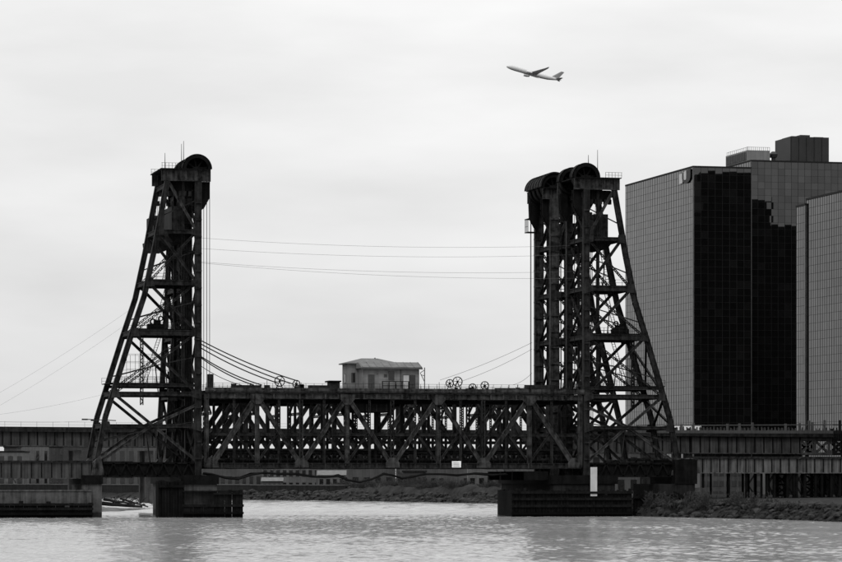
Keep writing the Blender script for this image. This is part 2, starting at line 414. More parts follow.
    for za, zb in zip(lv2, lv2[1:]):
        if za - zb < 4: continue
        for (ya, yb) in ((yn, yf), (yf, yn)):
            MB().laced(P(.2, za - .4, ya), P(.2, zb + .4, yb), .4, .35, NX).build('cross_brace', 'steel', t)
            if zb > LV[4] - 1 and zb < LV[2] - 1 and sgn > 0:
                MB().laced(P(lu(za), za - .4, ya), P(lu(zb), zb + .4, yb), .4, .35, NX).build('cross_brace', 'steel', t)
    # machinery deck and landings with rails
    d = MB(); d.box(P(-2.2, Z_TOP + .003, yn - .8), P(max(3.5, 6.9 * k), Z_TOP + .16, yf + .8)); d.build('machinery_deck', 'steel_dark', t)
    for y in (yn - .75, yf + .75):
        if k < .9: break
        r = MB()
        for i in range(6):
            r.bar(P(3.6 + .62 * i, Z_TOP + .1, y), P(3.6 + .62 * i, Z_TOP + 1.15, y), .06, .06)
        for hh in (.6, 1.12): r.bar(P(3.6, Z_TOP + hh, y), P(6.8, Z_TOP + hh, y), .05, .05)
        r.build('railing', 'steel', t)
    for z, ua, ub in ((LV[1] + .5, .7, lu(LV[1]) - .5), (LV[2] + .6, .7, lu(LV[2]) - .6), (Zp(385.5) + .35, .7, lu(Zp(385.5)) + 1.)):
        MB().box(P(ua, z, yn + .5), P(ub, z + .14, yf - .5)).build('landing', 'steel_dark', t)
        for y in (yn + .55, yf - .55):
            r = MB()
            n_ = max(2, int((ub - ua) / 1.3))
            for i in range(n_ + 1):
                uu = ua + (ub - ua) * i / n_; r.bar(P(uu, z + .1, y), P(uu, z + 1.25, y), .06, .06)
            for hh in (.65, 1.2): r.bar(P(ua, z + hh, y), P(ub, z + hh, y), .05, .05)
            r.build('railing', 'steel', t)
    # hanging guide post and ladder cage
    uu = lu(Zp(365)) * .72
    MB().laced(P(uu, LV[2] - .4, yn + 2), P(uu, Zp(405), yn + 2), .6, .5).build('guide_post', 'steel', t)
    if k > .5:
        MB().hsec(P(2.6, Z_GB, yn + 1.1), P(2.6, LV[3], yn + 1.1), .55, .5).build('guide_post', 'steel', t)
        MB().hsec(P(2.6, Z_GB, yf - 1.1), P(2.6, LV[3], yf - 1.1), .55, .5).build('guide_post', 'steel', t)
    ld = MB(); ux = 4.4
    for zz0, zz1 in ((LV[2] + .7, LV[1] + 1.6), (LV[1] + .6, LV[0] + 1.), (Zp(385) + .5, LV[2] + 1.6)):
        ua_, ub_ = lu(zz0) * .62, lu(zz1) * .5
        for o_ in (-.3, .3): ld.bar(P(ua_ + o_, zz0, ym - 2), P(ub_ + o_, zz1, ym - 2), .1, .1)
        nr = int((zz1 - zz0) / .45)
        for i in range(nr):
            uc = ua_ + (ub_ - ua_) * i / nr; zz = zz0 + (zz1 - zz0) * i / nr
            ld.bar(P(uc - .3, zz, ym - 2), P(uc + .3, zz, ym - 2), .06, .06)
    ld.build('ladder', 'steel', t)
    # thin access cage below the middle landing
    cg = MB(); zc0, zc1 = Zp(384), Zp(354)
    for y in (yn + 2.6, yf - 2.6):
        for i in range(8):
            uu = 1.5 + (lu(Zp(370)) - 3.0) * i / 7; cg.bar(P(uu, zc0, y), P(uu, zc1, y), .06, .06)
        for i in range(5): cg.bar(P(1.5, lerp(zc0, zc1, i / 4), y), P(lu(Zp(370)) - 1.5, lerp(zc0, zc1, i / 4), y), .05, .05)
    if k > .5: cg.build('access_cage', 'steel', t, kind='stuff')
    cb = MB()
    for i in range(3):
        uu = 1.1 + .35 * i; cb.tube([P(uu, LV[0], yn + 1.6 + .3 * i), P(uu + .15, LV[2], yn + 1.7 + .3 * i), P(uu, Zp(430), yn + 1.6)], .07, 5)
    cb.build('conduits', 'cable', t)
    # rope guides on the river face
    for f_ in (.3, .5, .7):
        yy = lerp(yn, yf, f_); MB().hsec(P(.9, LV[4], yy), P(.9, Z_GB, yy), .5, .45, NX).build('rope_guide', 'steel', t)
    # small service platforms, boxes and a caged ladder on the column
    for zq in (208, 221, 252, 266, 305, 318, 352, 371):
        z = Zp(zq + rnd.uniform(-4, 4)); y = rnd.choice((yn + .7, yf - 1.8)); ua = .6; wd = rnd.uniform(1.2, 2.6)
        sp_ = MB(); sp_.box(P(ua, z, y), P(ua + wd, z + .1, y + 1.1))
        for uu in (ua, ua + wd * .5, ua + wd): sp_.bar(P(uu, z, y + .05), P(uu, z + 1.1, y + .05), .06, .06)
        for hh in (.55, 1.08): sp_.bar(P(ua, z + hh, y + .05), P(ua + wd, z + hh, y + .05), .05, .05)
        if rnd.random() < .7: sp_.box(P(ua + .3, z + .1, y + .3), P(ua + .3 + rnd.uniform(.5, 1.1), z + rnd.uniform(.7, 1.5), y + .9))
        sp_.build('service_platform', 'steel', t)
    lad = MB()
    for dy in (0, .5): lad.bar(P(.95, Zp(440), yn + .9 + dy), P(.95, Z_GB, yn + .9 + dy), .07, .07)
    for i in range(150): zz_ = lerp(Zp(440), Z_GB, i / 150); lad.bar(P(.95, zz_, yn + .9), P(.95, zz_, yn + 1.4), .04, .04)
    lad.build('column_ladder', 'steel', t)
    # machine on the middle landing
    mz = LV[2] + .75; mu = lu(LV[2]) * .62
    m_ = MB(); m_.box(P(mu - 1.5, mz, yn + 1.2), P(mu + 1.5, mz + .9, yn + 3)); m_.box(P(mu - .9, mz + .9, yn + 1.4), P(mu + .3, mz + 1.6, yn + 2.6))
    m_.arc(P(mu + .5, mz + 1.3, 0), .35, .6, yn + 1.6, yn + 2, 0, 2 * PI, 14); m_.arc(P(mu - .9, mz + 1.9, 0), .3, .5, yn + 1.6, yn + 2, 0, 2 * PI, 14)
    m_.build('winch_machine', 'steel_dark', t)
    # sheaves with hoods
    cs = P(.1, Z_TOP + .2, 0); R = 2.55
    for y0, y1 in (((yn + .45, yn + 2.0), (yf - 2.0, yf - .45)) if not barrel else ((yn + .45, yn + 2.0), (yn + 3.4, yn + 4.9), (yf - 4.9, yf - 3.4), (yf - 2.0, yf - .45))):
        s_ = MB(); s_.arc(cs, R - .45, R - .12, y0, y1, 0, 2 * PI, 40); s_.arc(cs, .05, .5, y0 - .1, y1 + .1, 0, 2 * PI, 16)
        for i in range(8):
            th = i * PI / 4 + .2
            s_.bar(cs + V(math.cos(th) * .4, (y0 + y1) / 2, math.sin(th) * .4), cs + V(math.cos(th) * (R - .4), (y0 + y1) / 2, math.sin(th) * (R - .4)), .28, (y1 - y0) * .5)
        s_.build('sheave', 'steel_dark', t)
        hd = MB(); hd.arc(cs, R, R + .12, y0 - .35, y1 + .35, 0.0, PI, 28)
        for yy in (y0 - .35, y1 + .29): hd.arc(cs, R - .55, R + .18, yy, yy + .06, 0.0, PI, 28)
        hd.build('sheave_hood', 'steel_dark', t)
        pl = MB(); pl.arc(cs, .02, R - .02, y1 + .18, y1 + .24, 0.0, PI, 28); pl.build('hood_back_plate', 'steel_dark', t)
        bx = MB(); bx.box(P(-.9, Z_TOP + .17, y0 - .5), P(.9, Z_TOP + .55, y1 + .5)); bx.build('bearing_block', 'steel_dark', t)
    if barrel:
        hd = MB(); hd.arc(cs, R + .2, R + .3, yn - .3, yf + .3, .05, PI - .05, 28)
        for i in range(7):
            yy = lerp(yn - .25, yf + .1, i / 6); hd.arc(cs, R + .3, R + .46, yy, yy + .16, .05, PI - .05, 28)
        hd.build('barrel_hood', 'steel', t)
    # rope guard below the deck on the river side
    for y in (yn + .5, yf - 1.6):
        g = MB(); g.prism([P(-2.3, Z_GB, y), P(-.7, Z_GB, y), P(-.7, Zp(210), y), P(-1.2, Zp(208), y), P(-2.2, Zp(198), y)], V(0, .2, 0))
        g.prism([P(-2.3, Z_GB, y + .9), P(-.7, Z_GB, y + .9), P(-.7, Zp(210), y + .9), P(-1.2, Zp(208), y + .9), P(-2.2, Zp(198), y + .9)], V(0, .2, 0))
        g.build('rope_guard', 'steel_dark', t)
    # machinery house under the deck
    mh = MB(); mh.box(P(1.0, Zp(191), yn + 1.0), P(5.3 * k, Z_GB - .02, yf - 1.0)); mh.build('machinery_box', 'steel_dark', t)
    ex = MB()
    for i in range(5):
        ex.box(P(1.1 + .9 * i, Zp(196), yn + .8), P(1.6 + .9 * i, Zp(191) - .01, yn + 1.6))
    ex.build('equalizer_bars', 'steel', t)
    # side walkway on the river face near the top
    if barrel:
        wz = Zp(213); wk = MB(); wk.box(P(-2.6, wz, yf - 1.5), P(-.8, wz + .15, yf + 1.2))
        for i in range(5): wk.bar(P(-2.55, wz, yf - 1.4 + .6 * i), P(-2.55, wz + 2.6, yf - 1.4 + .6 * i), .07, .07)
        wk.bar(P(-2.55, wz + 1.2, yf - 1.4), P(-2.55, wz + 1.2, yf + 1.1), .06, .06)
        wk.box(P(-2.6, wz + 2.6, yf - 1.5), P(-.8, wz + 2.75, yf + 1.2)); wk.build('walkway', 'steel_dark', t)
    return t
tower(XL, -1, YN, YF, 1.0, 1.18, 'leftmost steel lift tower with sloping back legs, nearest the camera on the left', 'lift towers', False, seed=1)
tower(XR, 1, YN, YF, 0.97, 1.18, 'nearer right-hand steel lift tower, back legs sloping down in front of the glass buildings', 'lift towers', False, seed=2)
tower(XL + 1.2, -1, YN2, YF2, 0.18, 1.3, 'narrow steel lift tower mostly hidden behind the leftmost lift tower', 'lift towers', False, seed=3)
tower(XR, 1, YN2, YF2, 0.78, 1.75, 'steel lift tower with ribbed barrel hood and pale column, behind the right-hand tower', 'lift towers', True, 'steel_pale', seed=4)

# counterweights hang inside the towers
def counterweight(X, sgn, yn, yf, label):
    P = lambda u, z, y: V(X + sgn * u, y, z)
    t = thing('counterweight', P(3.2, Zp(238), (yn + yf) / 2), label, 'counterweight', 'counterweights hanging in the towers')
    b = MB(); b.box(P(1.9, Zp(234), yn + 1.3), P(4.6, Zp(206), yf - 1.3)); b.build('concrete_block', 'counter', t)
    b = MB()
    for i in range(9):
        y = lerp(yn + 1.25, yf - 1.45, i / 8); b.box(P(1.85, Zp(234), y), P(4.65, Zp(206), y + .2))
    b.build('steel_ribs', 'steel', t)
    b = MB(); b.prism([P(1.2, Zp(232), yn + .9), P(5.4, Zp(232), yn + .9), P(5.3, Zp(236), yn + .9), P(4.4, Zp(242), yn + .9), P(2.2, Zp(242), yn + .9), P(1.3, Zp(236), yn + .9)], V(0, yf - yn - 1.8, 0)); b.build('cradle', 'steel_dark', t)
    b = MB()
    for y in (yn + 1.6, yf - 1.6):
        for u in (2.3, 2.6, 2.9): b.bar(P(u, Zp(206), y), P(u, Zp(178), y), .07, .07)
    b.build('hanger_ropes', 'cable', t)
counterweight(XL, -1, YN, YF, 'grey concrete counterweight hung high inside the leftmost lift tower')
counterweight(XR, 1, YN, YF, 'grey concrete counterweight hung high inside the nearer right-hand lift tower')
counterweight(XL, -1, YN2, YF2, 'counterweight in the narrow tower hidden behind the leftmost tower')
counterweight(XR, 1, YN2, YF2, 'counterweight in the barrel-hooded tower behind the right-hand tower')

# ------------------------------------------------------------------ lift spans
ZT = Zp(395.5); ZB = Zp(465.5)
xs_b = [at(p, 460).x for p in (211, 301, 392, 483, 574)]
xs_t = [at(p, 395).x for p in (257, 347, 438, 529)]
X0, X1 = at(205.5, 400).x, at(580.5, 400).x
def lift_span(yn, yf, label, seed, X0=X0):
    rnd = random.Random(seed)
    t = thing('lift_span', V((X0 + X1) / 2, (yn + yf) / 2, ZB), label, 'bridge span', 'lift spans between the towers')
    for y, face in ((yn, -1), (yf, 1)):
        pm = 'steel_pale'
        top = MB(); top.hsec(V(X0, y, ZT), V(X1, y, ZT), .95, .9)
        for i in range(30):
            x = lerp(X0 + .5, X1 - .5, i / 29); top.bar(V(x, y, ZT - .48), V(x, y, ZT + .48), .3, .94)
        top.build('top_chord', pm, t)
        bot = MB(); bot.hsec(V(X0, y, ZB), V(X1, y, ZB), 1.0, .9)
        for i in range(30):
            x = lerp(X0 + .5, X1 - .5, i / 29); bot.bar(V(x, y, ZB - .51), V(x, y, ZB + .51), .3, .94)
        bot.build('bottom_chord', 'steel', t)
        seq = [(xs_b[0], 0), (xs_t[0], 1), (xs_b[1], 0), (xs_t[1], 1), (xs_b[2], 0), (xs_t[2], 1), (xs_b[3], 0), (xs_t[3], 1), (xs_b[4], 0)]
        for i, ((xa, ta), (xb, tb)) in enumerate(zip(seq, seq[1:])):
            wd = 1.0 if i in (0, 7) else .78
            pa = V(xa, y, ZT if ta else ZB); pb = V(xb, y, ZT if tb else ZB)
            MB().hsec(pa, pb, wd, .8).build('diagonal', pm, t)
        for x in xs_t: MB().hsec(V(x, y, ZB), V(x, y, ZT - .3), .8, .7).build('post', pm, t)
        for x in xs_b[1:-1]: MB().laced(V(x, y, ZB), V(x, y, ZT - .3), .7, .7).build('post', 'steel', t)
        for x in (X0 + .15, X1 - .15): MB().hsec(V(x, y, ZB - .3), V(x, y, ZT + .4), .8, .85).build('end_post', pm, t)
        MB().hsec(V(X0, y, Zp(434)), V(X1, y, Zp(434)), .5, .4).build('mid_strut', 'steel', t)
        # sub-struts halfway up each panel
        xall = sorted(xs_b + xs_t)
        for xa, xb in zip(xall, xall[1:]):
            xm = (xa + xb) / 2; zm = (ZT + ZB) / 2
            MB().hsec(V(xm, y, zm), V(xm, y, ZB + .4), .45, .45).build('hanger', 'steel', t)
            xt_ = xa if any(abs(xa - q) < .01 for q in xs_t) else xb
            MB().hsec(V(xm, y, zm), V(xt_, y, ZB + .5), .42, .4).build('sub_tie', 'steel', t)
            MB().laced(V(xm, y, zm), V(xm, y, ZT - .4), .4, .35).build('hanger', 'steel', t)
        for x, top_ in [(q, True) for q in xs_t] + [(q, False) for q in xs_b]:
            z = ZT if top_ else ZB; s_ = -1 if top_ else 1
            MB().prism([V(x - 1.35, y + face * .48, z - s_ * .35), V(x + 1.35, y + face * .48, z - s_ * .35), V(x + 1.3, y + face * .48, z + s_ * .6), V(x + .55, y + face * .48, z + s_ * 1.5), V(x - .55, y + face * .48, z + s_ * 1.5), V(x - 1.3, y + face * .48, z + s_ * .6)], V(0, face * .06, 0)).build('gusset_plate', pm, t)
    xall = sorted(xs_b + xs_t)
    for x in xall:
        MB().hsec(V(x, yn + .5, ZB + .1), V(x, yf - .5, ZB + .1), 1.3, .5, NX).build('floor_beam', 'steel_dark', t)
        MB().hsec(V(x, yn + .5, ZT), V(x, yf - .5, ZT), .7, .5, NX).build('top_strut', 'steel', t)
        # sway frame
        MB().laced(V(x, yn + .5, ZT - 3.2), V(x, yf - .5, ZT - 3.2), .5, .4, NX).build('sway_strut', 'steel', t)
        for (ya, yb) in ((yn, (yn + yf) / 2), (yf, (yn + yf) / 2)):
            MB().bar(V(x, ya, ZT - 3.2), V(x, yb, ZT - .3), .3, .3, NX).build('sway_brace', 'steel', t)
    for xa, xb in zip(xall, xall[1:]):
        for (ya, yb) in ((yn, yf), (yf, yn)):
            MB().bar(V(xa, ya, ZT - .1), V(xb, yb, ZT - .1), .35, .3, NZ).build('top_lateral', 'steel', t)
    for f_ in (.2, .5, .8):
        y = lerp(yn, yf, f_); MB().hsec(V(X0, y, ZT - .9), V(X1, y, ZT - .9), .6, .3).build('top_stringer', 'steel_dark', t)
    for f_ in (.12, .28, .42, .58, .72, .88):
        y = lerp(yn, yf, f_); MB().hsec(V(X0, y, ZB + .35), V(X1, y, ZB + .35), .9, .4).build('stringer', 'steel_dark', t)
    ties = MB(); n = 110
    for i in range(n):
        x = lerp(X0, X1, (i + .5) / n); ties.box(V(x - .12, yn + 1, ZB + .82), V(x + .12, yf - 1, ZB + 1.02))
    ties.build('track_ties', 'timber', t, kind='stuff')
    for f_ in (.22, .34, .44, .56, .66, .78):
        y = lerp(yn, yf, f_); MB().box(V(X0, y - .04, ZB + 1.03), V(X1, y + .04, ZB + 1.2)).build('rail', 'steel', t)
    # deck-level railing and cable tray
    r = MB(); n = 60
    for i in range(n + 1):
        x = lerp(X0, X1, i / n); r.bar(V(x, yn + .75, ZB + .5), V(x, yn + .75, ZB + 2.0), .07, .07)
    for h in (1.3, 1.95): r.bar(V(X0, yn + .75, ZB + h), V(X1, yn + .75, ZB + h), .07, .07)
    r.build('railing', 'steel', t)
    MB().box(V(X0, yf - 1.0, ZB + 2.2), V(X1, yf - .8, ZB + 3.1)).build('cable_tray', 'steel_dark', t)
    MB().box(V(X0, yn + 3.0, Zp(434) - .2), V(X1, yn + 3.2, Zp(434) + .35)).build('contact_beam', 'steel_dark', t)
    for f_, q_ in ((.3, 449), (.7, 452), (.45, 441)):
        MB().box(V(X0, lerp(yn, yf, f_) - .12, Zp(q_) - .18), V(X1, lerp(yn, yf, f_) + .12, Zp(q_) + .18)).build('utility_pipe', 'steel', t)
    for i in range(14):
        x = lerp(X0 + 2.5, X1 - 2.5, i / 13); MB().hsec(V(x, lerp(yn, yf, .5), ZB + .9), V(x, lerp(yn, yf, .5), ZT - 1.2), .45, .45).build('catenary_hanger', 'steel', t)
    # walkway over the top chord
    MB().box(V(X0 - .2, yn - .75, ZT + .62), V(X1 + .6, yn + 1.6, ZT + .95)).build('walkway', 'steel', t)
    MB().box(V(X0 - .2, yn - .72, ZT + .96), V(X1 + .6, yn - .55, ZT + 1.5)).build('toe_board', 'steel_pale', t)
    MB().box(V(X0 - .2, yf - 1.6, ZT + .62), V(X1 + .6, yf + .75, ZT + .95)).build('walkway', 'steel', t)
    for y in (yn - .6, yf + .6):
        r = MB(); n = 46
        for i in range(n + 1):
            x = lerp(X0, X1, i / n); r.bar(V(x, y, ZT + .9), V(x, y, ZT + 2.35), .06, .06)
        for h in (1.7, 2.3): r.bar(V(X0, y, ZT + h), V(X1, y, ZT + h), .05, .05)
        r.build('railing', 'steel', t)
    for i in range(26):
        x = lerp(X0 + 2, X1 - 2, rnd.random()); w_, h_ = rnd.uniform(.2, 1.1), rnd.uniform(.3, 1.3)
        if at(334, 380).x < x < at(428, 380).x: continue
        bx_ = MB(); bx_.box(V(x, yn + .2, ZT + .96), V(x + w_, yn + .9, ZT + .95 + h_))
        if rnd.random() < .4: bx_.bar(V(x + w_ / 2, yn + .5, ZT + .95 + h_), V(x + w_ / 2, yn + .5, ZT + 1.3 + h_ + rnd.random()), .08, .08)
        bx_.build('deck_fitting', 'steel', t)
    for xa, xb, h in ((209, 214, 3), (238, 262, 1.0), (310, 332, 1.1), (499, 512, .8), (527, 560, 1.4)):
        MB().box(V(at(xa, 380).x, yn + .5, ZT + .97), V(at(xb, 380).x, yn + 2, ZT + .95 + h)).build('equipment_box', 'steel', t)
    return t
lift_span(YN, YF, 'steel truss lift span nearest the camera, carrying the operator house', 1)
lift_span(YN2, YF2, 'second steel truss lift span seen through the members of the nearer span', 2, X0 + .75)

# drooping power cable under the near span
pts = []
dro = [(203, 473), (212, 474), (226, 478), (238, 479), (252, 474.5), (264, 472.5), (280, 474), (296, 474), (312, 476.5), (326, 477), (338, 476), (348, 480), (360, 482), (372, 479), (384, 474), (392, 475), (402, 478), (412, 477), (424, 474), (440, 474), (458, 475), (474, 473.5), (492, 475), (506, 474)]
pts2 = []
for (p, q) in dro: pts.append(at(p, q, YN - .1)); pts2.append(at(p + random.uniform(-2, 2), q + random.uniform(-1.5, .8), YN + .5))
tag(MB().tube(pts, .2, 7).tube(pts2, .16, 6).build('power_cable', 'cable'), 'thick dark cable drooping in loops under the near lift span', 'cable')

# sign on the bottom chord
sgn_t = thing('notice_sign', at(456.5, 464, YN - .6), 'small white notice board on the bottom chord of the near lift span', 'sign')
MB().box(at(452, 461, YN - .6), at(461, 467.3, YN - .54)).build('board', 'white', sgn_t)
m_ = MB()
for q in (462.8, 464.4, 466): m_.box(at(453.4, q, YN - .605), at(459.5, q + .45, YN - .6005))
m_.build('lettering', 'wall_a', sgn_t)

# ------------------------------------------------------------------ operator house on the span
def zt(py): return Zp(py)
hx = lambda p: at(p, 375, 1.2).x
t = thing('operator_house', V(hx(382), 5.0, ZT + .95), 'grey clapboard operator house with hip roof, on top of the near lift span', 'house')
zf = ZT + .97; ze = Zp(366); yfw = 1.2
b = MB(); b.box(V(hx(363), yfw, zf), V(hx(419), yfw + 4.5, ze)); b.build('wing_wall', 'house', t)
b = MB(); b.box(V(hx(353), yfw + 4.52, zf), V(hx(398), yfw + 9.6, Zp(361.5))); b.build('main_wall', 'house', t)
b = MB()
for i in range(7):
    z = lerp(zf + .3, ze - .3, i / 6); b.box(V(hx(363) - .02, yfw - .03, z), V(hx(419) + .02, yfw - .001, z + .06))
b.build('siding_boards', 'house', t, kind='stuff')
# wing roof: low gable
xa, xb = hx(360.5), hx(421.5)
b = MB(); b.prism([V(xa, yfw - .7, ze - .1), V(xa, yfw - .7, ze + .12), V(xa, yfw + 2.6, Zp(359.8)), V(xa, yfw + 5.2, ze + .2), V(xa, yfw + 5.2, ze - .05)], V(xb - xa, 0, 0)); b.build('wing_roof', 'roof', t)
b = MB(); b.box(V(xa - .05, yfw - .8, ze - .28), V(xb + .05, yfw - .62, ze - .05)); b.build('eaves_gutter', 'door', t)
# hip roof
ya, yb = yfw + 3.9, yfw + 10.3; xa, xb = hx(350), hx(404); zr = Zp(361.5)
b = MB(); b.v = [V(xa, ya, zr), V(xb, ya, zr), V(xb, yb, zr), V(xa, yb, zr), V(xa, ya, zr + .2), V(xb, ya, zr + .2), V(xb, yb, zr + .2), V(xa, yb, zr + .2), V(lerp(xa, xb, .36), (ya + yb) / 2, zr + 1.15), V(lerp(xa, xb, .66), (ya + yb) / 2, zr + 1.15)]
b.f = [(0, 3, 2, 1), (0, 1, 5, 4), (1, 2, 6, 5), (2, 3, 7, 6), (3, 0, 4, 7), (4, 5, 9, 8), (5, 6, 9), (6, 7, 8, 9), (7, 4, 8)]
b.build('hip_roof', 'roof', t)
def wnd(name, p0, q0, p1, q1, y, parent, pm='pane', fm='door'):
    o = MB(); x0, x1, z0, z1 = hx(p0), hx(p1), Zp(q1), Zp(q0); e = .09
    o.box(V(x0 - e, y - .07, z0 - e), V(x1 + e, y - .035, z0)); o.box(V(x0 - e, y - .07, z1), V(x1 + e, y - .035, z1 + e))
    o.box(V(x0 - e, y - .07, z0), V(x0, y - .035, z1)); o.box(V(x1, y - .07, z0), V(x1 + e, y - .035, z1))
    fr = o.build(name, fm, parent)
    MB().box(V(x0, y - .05, z0), V(x1, y - .037, z1)).build('pane' if 'window' in name else 'leaf', pm, fr)
wnd('door', 368.5, 373.5, 374, 390, yfw, t, 'door')
wnd('window', 388.8, 370, 393.8, 378.3, yfw, t)
wnd('doorway', 403.3, 373.5, 409, 389, yfw, t, 'pale')
wnd('doorway', 409.4, 373.5, 414.8, 389, yfw, t, 'pane')
wnd('window', 385 - .6, 373, 386.6, 375, yfw, t)
# window on the main house left wall and front strip
x_ = hx(353)
o = MB(); o.box(V(x_ - .06, yfw + 6.3, Zp(381)), V(x_ - .02, yfw + 7.5, Zp(371))); fr = o.build('window', 'door', t)
o = MB(); o.box(V(x_ - .075, yfw + 6.45, Zp(380.3)), V(x_ - .062, yfw + 7.35, Zp(371.7))); o.build('pane', 'pane', fr)
o = MB(); o.box(V(hx(356.3), yfw + 4.47, Zp(380.5)), V(hx(360.3), yfw + 4.5, Zp(370.5))); fr = o.build('window', 'door', t)
o = MB(); o.box(V(hx(356.8), yfw + 4.45, Zp(380)), V(hx(359.8), yfw + 4.465, Zp(371))); o.build('pane', 'pane', fr)
# balcony
r = MB()
for i in range(5):
    x = lerp(hx(380.5), hx(406.5), i / 4); r.bar(V(x, yfw - 1.7, zf), V(x, yfw - 1.7, Zp(380)), .14, .14)
for q in (380.2, 384.5): r.bar(V(hx(380), yfw - 1.7, Zp(q)), V(hx(407), yfw - 1.7, Zp(q)), .13, .13)
r.box(V(hx(379.5), yfw - 1.85, zf - .1), V(hx(408), yfw - .05, zf + .1))
r.build('balcony_rail', 'steel_dark', t)
for p_ in (363.2, 418.4): MB().box(V(hx(p_), yfw - .06, zf), V(hx(p_) + .15, yfw - .032, ze - .3)).build('corner_board', 'roof', t)
MB().tube([V(hx(400.5), yfw - .1, zf), V(hx(400.5), yfw - .1, ze - .35)], .07, 6).build('downpipe', 'door', t)
MB().tube([V(hx(377), yfw - .05, Zp(372.5)), V(hx(377), yfw - .5, Zp(371.8)), V(hx(377), yfw - .55, Zp(372.8))], [.04, .04, .14], 6).build('wall_lamp', 'door', t)
MB().tube([V(hx(383), yfw + 7, Zp(360)), V(hx(383), yfw + 7, Zp(354.5))], .12, 7).build('vent_pipe', 'door', t)
for i in range(9): x_ = lerp(hx(361.5), hx(420.5), i / 8); MB().prism([V(x_, yfw - .72, ze + .13), V(x_ + .08, yfw - .72, ze + .13), V(x_ + .08, yfw + 2.6, Zp(359.8) + .02), V(x_, yfw + 2.6, Zp(359.8) + .02)], V(0, 0, .05)).build('roof_seam', 'roof', t)
t3 = thing('machinery_room', V(hx(375), 3, Zp(411)), 'dark steel machinery room slung under the operator house inside the near span', 'machinery room')
MB().box(V(at(352, 400, .9).x, .9, Zp(411)), V(at(394, 400, .9).x, 10.6, ZT - 1.3)).build('casing', 'steel_dark', t3)
for p_ in (356, 366, 376, 386): MB().box(V(at(p_, 400, .9).x, .8, Zp(410.5)), V(at(p_, 400, .9).x + .2, .897, ZT - 1.35)).build('rib', 'steel', t3)
# lean-to shed left of the house
t2 = thing('equipment_shed', V(hx(337), 5, ZT + .95), 'low dark flat-roofed shed left of the operator house', 'shed')
MB().box(V(hx(333), 3.5, zf), V(hx(342.5), 6.5, Zp(380.5))).build('wall', 'steel', t2)
MB().box(V(hx(331), 3.1, Zp(380.5)), V(hx(343.5), 6.9, Zp(379))).build('roof', 'steel_dark', t2)
# braced mast right of the house
t2 = thing('braced_mast', V(hx(424), 1.0, ZT + .95), 'thin braced mast standing right of the operator house', 'mast')
MB().bar(V(hx(424.3), 1, ZT + .9), V(hx(424.3), 1, Zp(365.5)), .14, .14).build('pole', 'steel', t2)
for qa, qb in (((424.3, 380), (420, 371)), ((420, 371), (424.3, 368)), ((424.3, 374), (421, 373))):
    MB().bar(V(hx(qa[0]), 1, Zp(qa[1])), V(hx(qb[0]), 1, Zp(qb[1])), .1, .1).build('brace', 'steel', t2)

# wheels on the walkway
for i, (p, q, r_, wh) in enumerate(((279.7, 381.2, 5.4, 'leftmost of the spoked wheels on top of the near span'), (296.5, 383.8, 4.0, 'small spoked wheel second from the left on the span top'),
                                    (449.8, 383.2, 4.2, 'spoked wheel right of the operator house, left one of a pair'), (457.6, 381.6, 5.2, 'larger spoked wheel of the pair right of the operator house'),
                                    (472.6, 387.2, 4.0, 'low spoked wheel half sunk behind the toe board'), (484.8, 385.4, 4.4, 'rightmost spoked wheel on top of the near span'))):
    c = at(p, q, .4); R = r_ * PX
    t2 = thing('cable_wheel', V(c.x, c.y, ZT + .95), wh, 'wheel', 'spoked cable wheels on the span')
    m_ = MB(); m_.arc(c, R - .14, R, .3, .55, 0, 2 * PI, 24); m_.build('rim', 'steel_dark', t2)
    m_ = MB(); m_.arc(c, .02, .2, .25, .6, 0, 2 * PI, 10)
    for k in range(6):
        th = k * PI / 3 + .3 * i; m_.bar(c + V(math.cos(th) * .1, .02, math.sin(th) * .1), c + V(math.cos(th) * (R - .1), .02, math.sin(th) * (R - .1)), .09, .09)
    m_.build('spokes', 'steel_dark', t2)
    m_ = MB()
    for s_ in (-1, 1): m_.bar(V(c.x + s_ * R * .8, .45, ZT + .95), c + V(0, .25, 0), .14, .1)
    m_.build('stand', 'steel_dark', t2)

# ------------------------------------------------------------------ ropes and wires
def cable(name, p, q, r, sag, m, label, cat, group, n=14):
    pts = [lerp(p, q, i / n) - V(0, 0, 4 * sag * (i / n) * (1 - i / n)) for i in range(n + 1)]
    return tag(MB().tube(pts, r, 5).build(name, m), label, cat, group)
for (X, s_, yy, who) in ((XL, 1, (YN + .7, YN + 1.2, YN + 1.8, YF - 1.2), 'by the leftmost tower'), (XR, -1, (YN + 1.2, YF - 1.2), 'by the nearer right-hand tower'), (XR, -1, (YN2 + 1.2, YF2 - 1.2, YF2 - .7), 'by the barrel-hooded tower'), (XL, 1, (YN2 + 1.2, YF2 - 1.2), 'by the tower behind the leftmost tower')):
    for i, y in enumerate(yy):
        du = 2.25 - .45 * (i if y < YF - 3 or y > YF2 - 4 else 0)
        if s_ < 0: du = 1.9
        cable('lift_rope', V(X + s_ * du, y, Z_TOP - 1), V(X + s_ * du, y, ZT + 1.2), .06, 0, 'cable', '%s vertical lift rope hanging on the river side %s' % (('first', 'second', 'third', 'rearmost')[i] if len(yy) == 4 else ('front', 'rear', 'outermost')[i], who), 'rope', 'lift ropes ' + who, 2)
for i, (a_, b_, yq) in enumerate((((201, 340.5), (298, 381), .3), ((201, 344), (293, 384), .6), ((201, 348), (278, 383), .9), ((201, 356.5), (262, 385), .4), ((201, 357.8), (254, 385), 1.0), ((201, 366), (246, 386), 1.4))):
    cable('feeder_cable', at(*a_, yq), at(*b_, yq), .11 if i != 5 else .06, .5, 'cable', '%s of the dark cables slanting from the leftmost tower down to the span' % ('topmost', 'second from top', 'third from top', 'third from bottom', 'second from bottom', 'lowest')[i], 'cable', 'slanting cables at the left end of the span')
